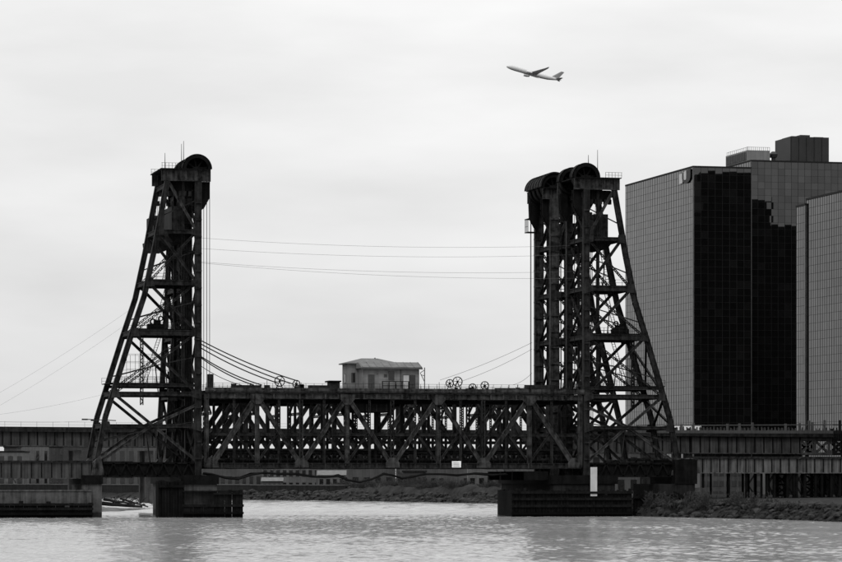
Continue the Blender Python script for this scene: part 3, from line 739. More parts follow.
for i, (a_, b_, yq) in enumerate((((532, 342.5), (440, 380), YF2 - .5), ((532, 349), (462, 381), YF2), ((532, 373), (512, 385), YF2 + .4))):
    cable('feeder_cable', at(*a_, yq), at(*b_, yq), .035, .4, 'wire', '%s thin cable slanting from the right-hand towers down to the span' % ('upper', 'middle', 'short lowest')[i], 'cable', 'slanting cables at the right end of the span')
for i, (a_, b_, yq) in enumerate((((201, 238), (590, 245), 11), ((201, 248.5), (590, 254), 11.3), ((201, 262), (590, 271), 8), ((201, 263), (590, 278), 8.4))):
    cable('tie_wire', at(*a_, yq), at(*b_, yq), .022, 1.0, 'wire', '%s thin wire strung high between the two near lift towers' % ('topmost', 'second', 'third', 'lowest')[i], 'wire', 'wires between the tower heads', 24)
for i, (a_, b_) in enumerate((((-60, 425), (128, 311)), ((-60, 438), (122, 327)), ((-60, 420), (112, 392)), ((-60, 417), (108, 419)))):
    cable('power_line', at(*a_, 6), at(*b_, 6), .014, .8, 'wire', '%s faint power line running left from the leftmost tower' % ('steepest, topmost', 'second steep', 'gently sloping', 'lowest, nearly level')[i], 'wire', 'faint power lines left of the tower', 20)
for (p, q0, q1, y, lab) in ((165, 153, 170, .3, 'short thin aerial at the left end of the leftmost tower top'), (181.5, 144, 170, .6, 'shorter of two aerials beside the leftmost tower hood'), (183.6, 141, 170, .9, 'taller of two aerials beside the leftmost tower hood'),
                            (588.4, 155, 166, 1, 'short aerial on top of the right tower hood'), (597.6, 150, 178, .5, 'tall aerial right of the right tower hood')):
    t2 = MB(); t2.tube([at(p, q1 + .5, y), at(p, (q0 + q1) / 2, y), at(p, q0, y)], [.09, .06, .04], 6); tag(t2.build('antenna', 'cable'), lab, 'antenna', 'aerials on the tower tops')

# ------------------------------------------------------------------ approach spans
def plate_girder(name, x0, x1, y0, y1, ztop, zbot, label, m, nst, group=None, worn=None):
    t = thing(name, V((x0 + x1) / 2, (y0 + y1) / 2, zbot), label, 'bridge span', group)
    for y in (y0, y1):
        g = MB(); g.box(V(x0, y - .05, zbot), V(x1, y + .05, ztop)); g.box(V(x0, y - .35, zbot), V(x1, y + .35, zbot + .14)); g.box(V(x0, y - .35, ztop - .14), V(x1, y + .35, ztop))
        g.build('girder', m, t)
        st = MB()
        for i in range(nst + 1):
            x = lerp(x0 + .1, x1 - .1, i / nst); st.box(V(x - .07, y - .3, zbot + .14), V(x + .07, y + .3, ztop - .14))
        st.build('stiffeners', 'steel_dark', t, kind='stuff')
    d = MB(); d.box(V(x0, y0 + .4, ztop - .9), V(x1, y1 - .4, ztop - .5)); d.build('deck', 'steel_dark', t)
    d = MB(); d.box(V(x0, y0 - .5, ztop + .003), V(x1, y0 + .4, ztop + .25)); d.build('walkway_edge', 'steel', t)
    return t
xl0 = at(-40, 465).x; xl1 = at(92, 465).x
plate_girder('approach_span', xl0, xl1, YN, YF, Zp(462), Zp(478.5), 'dark plate-girder approach span on the left, level with the near span deck', 'girder', 13, 'approach spans')
plate_girder('approach_span', xl0 - 6, at(150, 465).x, YN2, YF2, Zp(462), Zp(478), 'plate-girder approach span behind the left approach of the near bridge', 'girder', 17, 'approach spans')
xr0 = at(693, 465).x; xr1 = at(900, 465).x
plate_girder('approach_span', xr0, xr1, YN, YF, Zp(457), Zp(473), 'streaked pale plate-girder approach span on the right, in front of the road viaduct', 'girder_worn', 24, 'approach spans')
plate_girder('approach_span', at(660, 465).x, xr1, YN2, YF2, Zp(458), Zp(472), 'plate-girder approach span behind the streaked right approach', 'girder', 24, 'approach spans')

# ------------------------------------------------------------------ road viaduct behind the bridge
YV = 75.0
def vx(p): return at(p, 440, YV).x
def vz(q): return at(300, q, YV).z
t = thing('road_viaduct', V(vx(420), YV + 6, 3), 'grey girder road viaduct running behind both lift spans', 'viaduct')
ztl, ztr = at(0, 427.5, YV).z, at(842, 434, YV).z
xa, xb = vx(-60), vx(900)
def vtop(x): return lerp(ztl, ztr, (x - xa) / (xb - xa))
def sloped(b, x0, x1, y0, y1, d0, d1):
    """slab following the viaduct grade from depth d0 to d1 below its top"""
    a0, a1 = vtop(x0), vtop(x1)
    return b.box8([(x0, y0, a0 - d1), (x1, y0, a1 - d1), (x1, y1, a1 - d1), (x0, y1, a0 - d1), (x0, y0, a0 - d0), (x1, y0, a1 - d0), (x1, y1, a1 - d0), (x0, y1, a0 - d0)])
sloped(MB(), xa, xb, YV - .6, YV + 12, 0, .5).build('deck', 'girder', t)
sloped(MB(), xa, xb, YV - .9, YV - .62, -.25, .75).build('cornice', 'steel', t)
for (p0, p1, dep) in ((-60, 90, 3.7), (90.5, 205, 3.7), (205.5, 360, 1.5), (360.5, 560, 1.5), (560.5, 690, 4.4), (690.5, 800, 4.4)):
    x0, x1 = vx(p0), vx(p1)
    for y in (YV, YV + 6, YV + 11):
        g = MB(); sloped(g, x0, x1, y - .05, y + .05, .505, dep); sloped(g, x0, x1, y - .35, y + .35, dep - .18, dep); g.build('girder', 'girder', t)
        st = MB(); n = max(3, int((p1 - p0) / 8.7))
        for i in range(n + 1):
            x = lerp(x0 + .12, x1 - .12, i / n); sloped(st, x - .09, x + .09, y - .28, y + .28, .505, dep - .18)
        st.build('stiffeners', 'steel_dark', t, kind='stuff')
# open lattice span at the right end
x0, x1 = vx(800.5), vx(900); g = MB()
for y in (YV, YV + 11):
    sloped(g, x0, x1, y - .2, y + .2, .505, 1.5); sloped(g, x0, x1, y - .2, y + .2, 4.0, 4.5)
    for i in range(7):
        a_, c_ = lerp(x0, x1, i / 7), lerp(x0, x1, (i + 1) / 7); za, zb = vtop(a_) - 1.4, vtop(a_) - 4.2
        g.bar(V(a_, y, za), V(c_, y, zb), .45, .3); g.bar(V(a_, y, zb), V(c_, y, za), .45, .3); g.bar(V(a_, y, za), V(a_, y, zb), .5, .32)
g.build('lattice_span', 'girder', t)
for p in (78, 150, 690, 800, 870):
    for y in (YV + 1.5, YV + 9.5):
        x = vx(p); MB().box(V(x - .8, y - .8, 2.0), V(x + .8, y + .8, vtop(x) - (1.52 if 205 < p < 560 else 4.42))).build('pier_column', 'concrete', t)
# thin rail on the left, posts and rails on the right
r = MB(); n = 40
for i in range(n + 1):
    x = lerp(xa, vx(560), i / n); r.bar(V(x, YV - .7, vtop(x)), V(x, YV - .7, vtop(x) + 1.3), .05, .05)
for h in (.7, 1.25): r.bar(V(xa, YV - .7, vtop(xa) + h), V(vx(560), YV - .7, vtop(vx(560)) + h), .035, .035)
r.build('handrail', 'wire', t)
for (p, q) in ((652, 424), (668, 424), (681, 424), (693, 423), (727, 423.6), (739, 423.4), (752, 422.5), (785, 423.6), (799, 423), (808.5, 420.5), (812, 422), (824, 420), (839, 419.5)):
    x = vx(p); MB().box(V(x - .22, YV - .55, vtop(x)), V(x + .22, YV - .1, at(p, q, YV).z)).build('railing_post', 'wall_a', t)
r = MB(); 
for qa, qb in (((636, 425.4), (842, 424.6)), ):
    r.bar(at(*qa, YV - .3), at(*qb, YV - .3), .22, .3)
r.build('top_rail', 'wall_a', t)
r = MB()
for i in range(70):
    p = 636 + i * 3.4; x = vx(p); r.box(V(x - .11, YV + .0, vtop(x)), V(x + .11, YV + .2, vtop(x) + 1.15 + .25 * random.random()))
r.build('balusters', 'wall_a', t, kind='stuff')
r = MB()
for i in range(34):
    p = 640 + i * 6.2; x = vx(p); r.box(V(x - .5, YV + .3, vtop(x)), V(x + .5 * random.random(), YV + .45, vtop(x) + .7 + .5 * random.random()))
r.build('kerb_blocks', 'wall_b', t, kind='stuff')
MB().box(V(vx(632), YV - .95, vtop(vx(700)) - .1), V(vx(900), YV - .45, vtop(vx(700)) + .55)).build('parapet', 'wall_a', t)
# pale panels behind the posts
for i, (p0, p1) in enumerate(((638, 652), (655, 664), (669, 680), (683, 691), (695, 701))):
    tag(MB().box(at(p0, 425.8, YV + 3), at(p1, 432.5, YV + 3.2)).build('barrier_panel', 'white'), '%s white barrier panel from the left on the viaduct behind the right tower legs' % ('first', 'second', 'third', 'fourth', 'fifth')[i], 'panel', 'white panels on the viaduct')
t = thing('catenary_arm', at(84, 427, 30), 'short dark catenary arm poking out left of the leftmost tower legs', 'bracket')
MB().bar(at(82, 419, 22), at(116, 420.5, 22), .16, .16).build('arm', 'steel_dark', t)
MB().box(at(82, 418.6, 22), at(87.5, 420, 22.4)).build('insulator', 'steel_dark', t); MB().box(at(91, 419.4, 22), at(95, 421, 22.4)).build('insulator', 'steel_dark', t)

# ------------------------------------------------------------------ piers, fenders, abutment
def timber_wall(t, p0, p1, q0, q1, y, th=.35, m='timber', step=3.4, ends=True):
    """vertical fender planks between photo columns p0-p1, rows q0-q1"""
    b = MB(); n = max(3, int((p1 - p0) / step)); 
    for i in range(n):
        xa_, xb_ = at(lerp(p0, p1, i / n), 500, y).x, at(lerp(p0, p1, (i + 1) / n), 500, y).x
        jt = random.uniform(-.12, .18)
        if random.random() < .07: jt -= random.uniform(.6, 1.6)
        zt_ = at(p0, q0, y).z + jt + (.35 if random.random() < .12 else 0); ln = random.uniform(-.05, .05); yy = y + random.uniform(-.06, .06)
        b.box8([(xa_ + .03, yy, -1), (xb_ - .03, yy, -1), (xb_ - .03, y + th, -1), (xa_ + .03, y + th, -1), (xa_ + .03 + ln, yy, zt_), (xb_ - .03 + ln, yy, zt_), (xb_ - .03 + ln, y + th, zt_), (xa_ + .03 + ln, y + th, zt_)])
    b.build('fender_planks', m, t, kind='stuff')
def waler(t, p0, p1, q, y, h=.4, m='timber'):
    x0, x1, z = at(p0, 500, y).x, at(p1, 500, y).x, at(p0, q, y).z
    MB().box(V(x0, y - .45, z - h / 2), V(x1, y - .07, z + h / 2)).build('waler', m, t)
# left: main pier
t = thing('bridge_pier', V(-1, 16, 0), 'pale concrete pier under the leftmost lift tower column', 'pier')
b = MB(); b.box(V(at(184, 500, -2).x, -2, -1), V(at(217, 500, -2).x, 36, Zp(484))); b.build('pier_shaft', 'concrete', t)
b = MB(); b.box(V(at(182, 500, -2.4).x, -2.4, Zp(484) + .003), V(at(219, 500, -2.4).x, 36.4, Z_BASE - .003)); b.build('pier_cap', 'steel_dark', t)
t = thing('timber_dolphin', V(-6, -2, 0), 'black block of timber piles left of the pale pier', 'dolphin')
timber_wall(t, 158.5, 183.5, 481.5, 513, -3.4, 3.5, 'steel_dark', 2.6)
waler(t, 158, 184, 486, -3.4, .5, 'steel_dark')
t = thing('timber_fender', V(6, -5, 0), 'timber plank fender right of the pale pier, ending over open water', 'fender')
timber_wall(t, 214, 243, 490.5, 516, -5.0, .4)
timber_wall(t, 183, 214, 506.5, 516, -5.2, .3)
waler(t, 182, 243.4, 505.5, -5.0, .45); waler(t, 213, 243.4, 493.5, -5.0, .35); waler(t, 182, 243.4, 513, -5.2, .35)
b = MB(); b.box(V(at(183, 500, -4.6).x, -4.55, Zp(491.5)), V(at(243, 500, -4.6).x, -2.05, Zp(490.5))); b.build('fender_deck', 'timber', t)
# left outer pier and abutment
t = thing('bridge_pier', V(at(90, 500).x, 5, 0), 'concrete pier under the sloping legs of the leftmost tower', 'pier')
b = MB(); b.box(V(at(82, 500).x, -1.2, -1), V(at(101, 500).x, 14, Zp(484))); b.build('pier_shaft', 'concrete', t)
b = MB(); b.box(V(at(81, 500).x, -1.5, Zp(484) + .003), V(at(102, 500).x, 14.2, Z_BASE - .003)); b.build('pier_cap', 'steel_dark', t)
t = thing('river_wall', V(at(40, 500).x, 0, 0), 'long pale concrete wall with dark timber fender at the left edge', 'wall')
b = MB(); b.box(V(at(-60, 500).x, -3.2, -1), V(at(91.5, 500, -3.2).x, 9, Zp(491))); b.build('wall_body', 'concrete', t)
b = MB(); b.box(V(at(-60, 500).x, -3.35, Zp(491) + .003), V(at(91.8, 500, -3.2).x, -2, Zp(489.5))); b.build('coping', 'concrete', t)
timber_wall(t, -50, 92.5, 503.5, 517, -4.4, .4, 'timber', 4.5)
for q in (504.5, 509, 514): waler(t, -50, 93, q, -4.4, .42)
# right: fender and piers
t = thing('timber_fender', V(XR, -6, 0), 'long black timber fender in front of the right lift tower', 'fender')
timber_wall(t, 512, 632, 490.5, 519, -6.5, .4, 'timber', 3.0)
for q in (492.5, 499, 506, 513.5): waler(t, 511, 632.4, q, -6.5, .42)
b = MB(); p0, p1 = at(497.5, 505, 24), at(512, 505, -6.5)
for i in range(16):
    c0 = lerp(p0, p1, i / 16); c1 = lerp(p0, p1, (i + 1) / 16); zz = Zp(490.5) + random.uniform(-.1, .15)
    b.box8([(c0.x, c0.y, -1), (c1.x, c1.y + .05, -1), (c1.x + .35, c1.y + .15, -1), (c0.x + .35, c0.y + .15, -1), (c0.x, c0.y, zz), (c1.x, c1.y + .05, zz), (c1.x + .35, c1.y + .15, zz), (c0.x + .35, c0.y + .15, zz)])
b.build('fender_planks', 'timber', t, kind='stuff')
b = MB(); b.box(V(at(515, 500, -6).x, -6.05, Zp(492.5)), V(at(632, 500, -6).x, -3, Zp(491.5))); b.build('fender_deck', 'timber', t)
t = thing('bridge_pier', V(XR, 16, 0), 'dark concrete pier under the columns of the right-hand lift towers', 'pier')
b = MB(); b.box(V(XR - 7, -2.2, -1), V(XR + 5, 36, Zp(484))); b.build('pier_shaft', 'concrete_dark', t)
b = MB(); b.box(V(XR - 7.5, -2.5, Zp(484) + .003), V(XR + 5.5, 36.3, Z_BASE - .003)); b.build('pier_cap', 'steel_dark', t)
for i in range(4): MB().box(V(XR - 12, i * 9 - 1, Zp(480)), V(XR - 7.6, i * 9 + .2, Zp(471))).build('bearing_bracket', 'steel_dark', t)
t = thing('bridge_pier', V(at(680, 500).x, 5, 0), 'concrete pier under the sloping legs of the nearer right-hand tower', 'pier')
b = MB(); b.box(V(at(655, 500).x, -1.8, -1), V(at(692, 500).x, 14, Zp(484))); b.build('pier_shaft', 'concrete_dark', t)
b = MB(); b.box(V(at(672, 500).x, -2, Zp(484) + .003), V(at(694, 500).x, 14, Zp(459))); b.build('bearing_wall', 'steel_dark', t)
b = MB(); b.box(V(at(692.2, 500).x, -1.5, -1), V(at(702, 500).x, 13, Zp(488))); b.build('pale_end_block', 'concrete', t)
timb = thing('timber_dolphin', V(at(645, 500, -4).x, -4, 0), 'black timber piling right of the long right-hand fender', 'dolphin')
timber_wall(timb, 634, 692, 494, 517, -3.8, .5, 'steel_dark', 3.0)
waler(timb, 633, 693, 497, -3.8, .5, 'steel_dark')
# clearance gauge
t = thing('clearance_gauge', at(593.5, 496, -6.8), 'tall narrow white gauge board above the right-hand fender', 'gauge board')
MB().box(at(590.5, 467, -6.8), at(597, 496, -6.7)).build('board', 'pale', t)
MB().box(at(592.5, 468, -6.69), at(595, 506, -6.55)).build('backing_post', 'timber', t)

# steel bents under the right approach
for ip, (p, wd, kind) in enumerate(((703.5, .35, 0), (729.5, .3, 0), (747, .45, 0), (762, .35, 0), (771, 1.9, 1), (791, 1.7, 1), (801, 2.2, 0), (819, 1.7, 1), (836, 2.2, 0), (847, 1.4, 0))):
    for y, who in ((.3, 'front'), (YF - .3, 'rear')):
        c0, c1 = at(p, 473, 0), at(p, 505, 0)
        z0 = 1.5; b = MB()
        if wd > .6: b.laced(V(c0.x, y, z0), V(c0.x, y, Zp(473.2)), wd, .6)
        else: b.hsec(V(c0.x, y, z0), V(c0.x, y, Zp(473.2)), wd, .4)
        tag(b.build('bent_post', 'steel_dark'), '%s dark steel post from the left under the right approach span, %s row' % (('first', 'second', 'third', 'fourth', 'fifth', 'sixth', 'seventh', 'eighth', 'ninth', 'tenth')[ip], who), 'post', 'posts under the right approach, %s row' % who)
for (pa, pb) in ((775, 789), (804, 818), (836, 850)):
    t = thing('lattice_bent', V(at((pa + pb) / 2, 500, 3).x, 3, 1.5), 'dark X-braced steel bent under the right approach near %s' % {775: 'the pale end wall', 804: 'the middle of the dark posts', 836: 'the right edge'}[pa], 'bent', 'lattice bents')
    xa_, xb_ = at(pa, 490, 3).x, at(pb, 490, 3).x; z0, z1 = 1.8, Zp(473.5)
    for i in range(3):
        za, zb = lerp(z0, z1, i / 3), lerp(z0, z1, (i + 1) / 3)
        MB().bar(V(xa_, 3, za), V(xb_, 3, zb), .3, .2).build('brace', 'steel_dark', t); MB().bar(V(xb_, 3.25, za), V(xa_, 3.25, zb), .3, .2).build('brace', 'steel_dark', t)
        MB().bar(V(xa_, 3.5, zb), V(xb_, 3.5, zb), .35, .2).build('strut', 'steel_dark', t)

# ------------------------------------------------------------------ banks: sandbar, rocks, brush
b = MB(); nx_, ny_ = 40, 14
for j in range(ny_ + 1):
    for i in range(nx_ + 1):
        px = lerp(60, 162, i / nx_); f_ = j / ny_; p = wat(px, 511.5 if px < 120 else lerp(511.5, 507.5, (px - 120) / 42)); d = (p - CAM); d.z = 0; d.normalize()
        ln = 34 * max(.06, 1 - ((px - 60) / 102) ** 1.6)
        q = p + d * ln * f_; e = math.sin(PI * f_); q.z = -.25 + (1.9 * max(.2, 1 - ((px - 60) / 108))) * e + random.uniform(-.1, .12) * e; b.v.append(q)
for j in range(ny_):
    for i in range(nx_): a = j * (nx_ + 1) + i; b.f.append((a, a + 1, a + nx_ + 2, a + nx_ + 1))
struct(b.build('sandbar', 'mud', smooth=True))
def rock(b, c, r):
    bm = bmesh.new(); bmesh.ops.create_icosphere(bm, subdivisions=1, radius=1)
    sx, sy, sz = r * random.uniform(.8, 1.4), r * random.uniform(.7, 1.2), r * random.uniform(.45, .8); o = len(b.v); rz = random.uniform(0, 3)
    for v in bm.verts:
        k = random.uniform(.78, 1.15); x, y, z = v.co.x * sx * k, v.co.y * sy * k, v.co.z * sz * k
        b.v.append(c + V(x * math.cos(rz) - y * math.sin(rz), x * math.sin(rz) + y * math.cos(rz), z))
    for f in bm.faces: b.f.append(tuple(o + v.index for v in f.verts))
    bm.free()
def shore_y(px):
    for (x0, y0), (x1, y1) in zip(shore, shore[1:]):
        if x0 <= px <= x1: return y0 + (y1 - y0) * (px - x0) / (x1 - x0)
b = MB()
for i in range(900):
    px = random.uniform(636, 905); p = wat(px, shore_y(px)); d = (p - CAM); d.z = 0; d.normalize(); o_ = random.uniform(-.6, 7) ; zz = min(2.5, .55 * o_)
    q = p + d * o_; q.z = zz; rock(b, q, random.choice((.15, .2, .3, .4, .5, .7, 1.0)))
rr = b.build('riprap', 'rock', kind='stuff'); tag(rr, 'dark broken riprap along the right bank waterline', 'rocks')
b = MB()
for i in range(900):
    px = random.uniform(235, 560); p = wat(px, shore_y(px)); d = (p - CAM); d.z = 0; d.normalize(); o_ = random.uniform(-.6, 12); zz = min(2.6, .25 * o_)
    q = p + d * o_; q.z = zz; rock(b, q, random.choice((.3, .4, .5, .7, 1.0, 1.5)))
rr = b.build('far_riprap', 'rock', kind='stuff'); tag(rr, 'grey rubble along the far bank under the span', 'rocks')
b = MB()
for i in range(60):
    px = random.uniform(95, 158); q = wat(px, random.uniform(500, 510)); q = q * 1; q.z = .5 + .9 * max(0, (158 - px) / 70); rock(b, q, random.uniform(.2, .5))
rr = b.build('sandbar_rubble', 'rock', kind='stuff'); tag(rr, 'rubble scattered over the sandbar between the left piers', 'rocks')
for (pa, qa, pb, qb, r_, lab) in ((96, 503, 142, 506.5, .42, 'long dark driftwood log lying on the sandbar'), (104, 499.5, 132, 503.5, .3, 'thinner driftwood log behind the long one'), (120, 498.5, 148, 507, .22, 'slanting driftwood log at the right of the sandbar')):
    y_ = 9
    p, q = at(pa, qa, y_), at(pb, qb, y_ - 3); pts = [lerp(p, q, i / 6) + V(0, random.uniform(-.2, .2), random.uniform(-.1, .1)) for i in range(7)]
    m_ = MB(); m_.tube(pts, [r_ * (1 - .08 * i) for i in range(7)], 7); m_.tube([pts[4], pts[4] + V(1.5, 0, 1.3)], [r_ * .5, .06], 5); m_.tube([pts[2], pts[2] + V(1.2, .3, .9)], [r_ * .5, .06], 5)
    tag(m_.build('driftwood_log', 'bark'), lab, 'log', 'driftwood on the sandbar')
def twig_mass(name, label, spots, m='brush'):
    b = MB()
    for (c, r, h, n) in spots:
        for i in range(n):
            p0 = c + V(random.gauss(0, r * .5), random.gauss(0, r * .5), 0); p1 = p0 + V(random.gauss(0, r * .4), random.gauss(0, r * .4), h * random.uniform(.4, 1))
            b.bar(p0, p1, .05, .05)
            for k in range(3):
                s_ = lerp(p0, p1, random.uniform(.4, .95)); e = s_ + V(random.gauss(0, .35), random.gauss(0, .35), random.uniform(.05, .5)); b.bar(s_, e, .05, .12)
    o = b.build(name, m, kind='stuff'); tag(o, label, 'brush'); return o
sp = []
for i in range(95):
    px = random.choice((random.gauss(660, 14), random.gauss(700, 12), random.gauss(748, 16), random.uniform(634, 835))); px = min(max(px, 634), 838); p = wat(px, shore_y(px)); d = (p - CAM); d.z = 0; d.normalize(); q = p + d * random.uniform(2.5, 9); q.z = 1.6; sp.append((q, random.uniform(.5, 1.4), random.choice((.7, 1.2, 1.8, 3.2)) * (1 if px < 790 else .5), random.randint(8, 26)))
twig_mass('bank_brush', 'dark leafless brush covering the right bank behind the rocks', sp)

def far_brush():
    sp = []
    for i in range(140):
        px = random.choice((random.uniform(-20, 150), random.uniform(240, 520), random.uniform(330, 520), random.uniform(330, 520))); p = wat(px, shore_y(px)); d = (p - CAM); d.z = 0; d.normalize(); q = p + d * random.uniform(16, 40); q.z = 2.6 + (1.4 if px > 335 else 0); sp.append((q, 1.6, random.uniform(.8, 3.4), 26))
    twig_mass('far_brush', 'leafless scrub along the far bank under the span', sp)
far_brush()
# ------------------------------------------------------------------ far bank: wall, buildings, trees
def fb(px, off):
    p = wat(px, shore_y(px)); d = (p - CAM); d.z = 0; d.normalize(); return p + d * off
t = thing('embankment_wall', fb(200, 18), 'low dark embankment wall along the far bank beneath the bridge', 'wall')
for i, (a, c, h) in enumerate(((-60, 60, 4.6), (60, 150, 4.6), (150, 250, 4.8), (250, 345, 4.7))):
    p, q = fb(a, 14), fb(c, 14); n_ = (q - p).cross(NZ).normalized()
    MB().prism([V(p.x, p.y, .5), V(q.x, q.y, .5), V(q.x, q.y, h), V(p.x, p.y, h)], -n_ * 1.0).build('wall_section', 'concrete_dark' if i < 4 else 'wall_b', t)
    MB().prism([V(p.x, p.y, h + .003) + n_ * .15, V(q.x, q.y, h + .003) + n_ * .15, V(q.x, q.y, h + .35) + n_ * .15, V(p.x, p.y, h + .35) + n_ * .15], -n_ * 1.3).build('coping', 'wall_a', t)
def far_building(p0, p1, qtop, depth_off, bd, m, nw, rowsw, label, roof=None, gable=0, wm='pane', wfrac=.5):
    """block facing the camera between photo columns p0-p1, top at row qtop"""
    pm = (p0 + p1) / 2
    dep = (fb(min(max(pm, -600), 1200), 0) - CAM).dot(FW) + depth_off
    A = atd(p0, 478, dep); B = atd(p1, 478, dep); zt_ = CAMH + (HZ - qtop) / F_PX * dep; z0 = 2.2
    t = thing('far_building', V((A.x + B.x) / 2, (A.y + B.y) / 2, z0), label, 'building', 'buildings on the far bank')
    A.z = B.z = 0; dx = (B - A); ln = dx.length; dx.normalize(); back = V(-dx.y, dx.x, 0)
    def q(u, v, z): r = A + dx * u + back * v; r.z = z; return r
    def bx(u0, u1, v0, v1, za, zb): return MB().box8([q(u0, v0, za), q(u1, v0, za), q(u1, v1, za), q(u0, v1, za), q(u0, v0, zb), q(u1, v0, zb), q(u1, v1, zb), q(u0, v1, zb)])
    bx(0, ln, 0, bd, z0, zt_).build('wall', m, t)
    if gable:
        MB().prism([q(-.4, -.5, zt_ + .003), q(-.4, bd / 2, zt_ + gable), q(-.4, bd + .5, zt_ + .003)], dx * (ln + .8)).build('roof', 'roof', t)
    else:
        bx(-.3, ln + .3, -.3, bd + .3, zt_ + .003, zt_ + .5).build('roof', roof or 'concrete_dark', t)
    fh = (zt_ - z0) / rowsw
    for r_ in range(rowsw):
        for i in range(nw):
            if random.random() < .12: continue
            uc = ln * (i + .5) / nw; hw = ln / nw * wfrac / 2; za, zb = z0 + fh * (r_ + .3), z0 + fh * (r_ + .78)
            fr = bx(uc - hw - .12, uc + hw + .12, -.06, -.002, za - .12, zb + .12).build('window', 'concrete', t)
            bx(uc - hw, uc + hw, -.09, -.062, za, zb).build('pane', wm, fr)
    return t
far_building(-30, 24, 452, 60, 18, 'wall_c', 6, 2, 'pale two-storey far bank building with dark windows at the far left edge')
far_building(4, 17, 447.5, 120, 14, 'wall_b', 3, 3, 'dark brick far bank block behind the pale building at the left edge')
far_building(17, 50, 446, 160, 20, 'wall_c', 4, 2, 'plain pale far bank building between the dark block and gridded block, left', wfrac=.3)
far_building(49, 63, 447, 90, 14, 'wall_b', 4, 4, 'narrow gridded far bank block left of the leftmost tower legs', wfrac=.6)
far_building(63, 100, 445.5, 100, 20, 'wall_b', 6, 2, 'dark flat far bank shed behind the leftmost tower legs', wfrac=.7)
far_building(100, 207, 446, 70, 20, 'wall_a', 12, 2, 'long grey far bank building seen under the viaduct through the leftmost tower')
far_building(205, 262, 452, 90, 22, 'wall_a', 8, 2, 'grey far bank warehouse seen through the left end of the span')
far_building(262, 320, 455, 80, 22, 'wall_c', 9, 3, 'paler far bank building seen through the span left of the operator house')
far_building(318, 345, 475, 40, 10, 'wall_c', 4, 1, 'low pale far bank house below the span', gable=1.6)
far_building(316, 395, 453, 85, 22, 'wall_a', 7, 2, 'grey far bank building below the operator house')
far_building(262, 282, 481, 24, 8, 'wall_a', 4, 1, 'small grey waterside hut below the span', gable=1.2)
far_building(403, 426, 472, 34, 12, 'wall_b', 5, 1, 'dark low far bank building with a row of windows below the span', wfrac=.7)
far_building(396, 470, 455, 110, 22, 'wall_a', 9, 2, 'long grey far bank building right of the operator house')
far_building(468, 540, 453, 90, 22, 'wall_c', 8, 2, 'pale far bank building seen through the right end of the span')
far_building(540, 640, 452, 120, 22, 'wall_a', 8, 2, 'grey far bank building between the two right towers')
# lit wall behind the right approach
far_building(700, 768, 468, 160, 14, 'wall_a', 11, 3, 'grey building with window grid behind the posts of the right approach', wfrac=.62, wm='wall_b')
far_building(767, 870, 466, 170, 14, 'wall_c', 7, 1, 'pale building behind the lattice bents of the right approach', wfrac=.6)

def bare_tree(base, h, label, group, r0=.22):
    t = thing('bare_tree', base, label, 'tree', group)
    tr = MB(); cr = MB()
    top = base + V(random.uniform(-.3, .3), 0, h * .45)
    tr.tube([base - V(0, 0, .3), lerp(base, top, .5) + V(.1, 0, 0), top], [r0, r0 * .75, r0 * .55], 7)
    def grow(p, d, ln, r, lev):
        q = p + d * ln; cr.tube([p, lerp(p, q, .5) + V(random.gauss(0, .05 * ln), random.gauss(0, .05 * ln), 0), q], [r, r * .8, r * .6], 4)
        if lev == 0: return
        for k in range(3 if lev > 1 else 4):
            nd = (d + V(random.gauss(0, .5), random.gauss(0, .5), random.gauss(.1, .25))).normalized()
            grow(lerp(p, q, random.uniform(.55, 1)), nd, ln * random.uniform(.55, .8), r * .55, lev - 1)
    for k in range(5):
        th = k * 1.257 + random.random(); grow(lerp(base, top, random.uniform(.6, 1)), V(math.cos(th) * .6, math.sin(th) * .6, .8).normalized(), h * .25, r0 * .45, 4)
    tr.build('trunk', 'bark', t); cr.build('crown', 'bark', t)
for i, (px, off, h, lab) in enumerate(((16, 26, 7, 'bare tree above the river wall at the left edge'), (30, 110, 16, 'bare tree between the far bank buildings on the left'), (148, 50, 12, 'bare tree under the viaduct within the leftmost tower'), (270, 60, 11, 'bare tree on the far bank under the left part of the span'), (405, 40, 10, 'bare tree on the far bank right of the operator house'), (505, 40, 10, 'bare tree on the far bank beside the right-hand fender'))):
    b0 = fb(px, off); b0.z = 3.0; bare_tree(b0, h, lab, 'bare trees on the far bank')

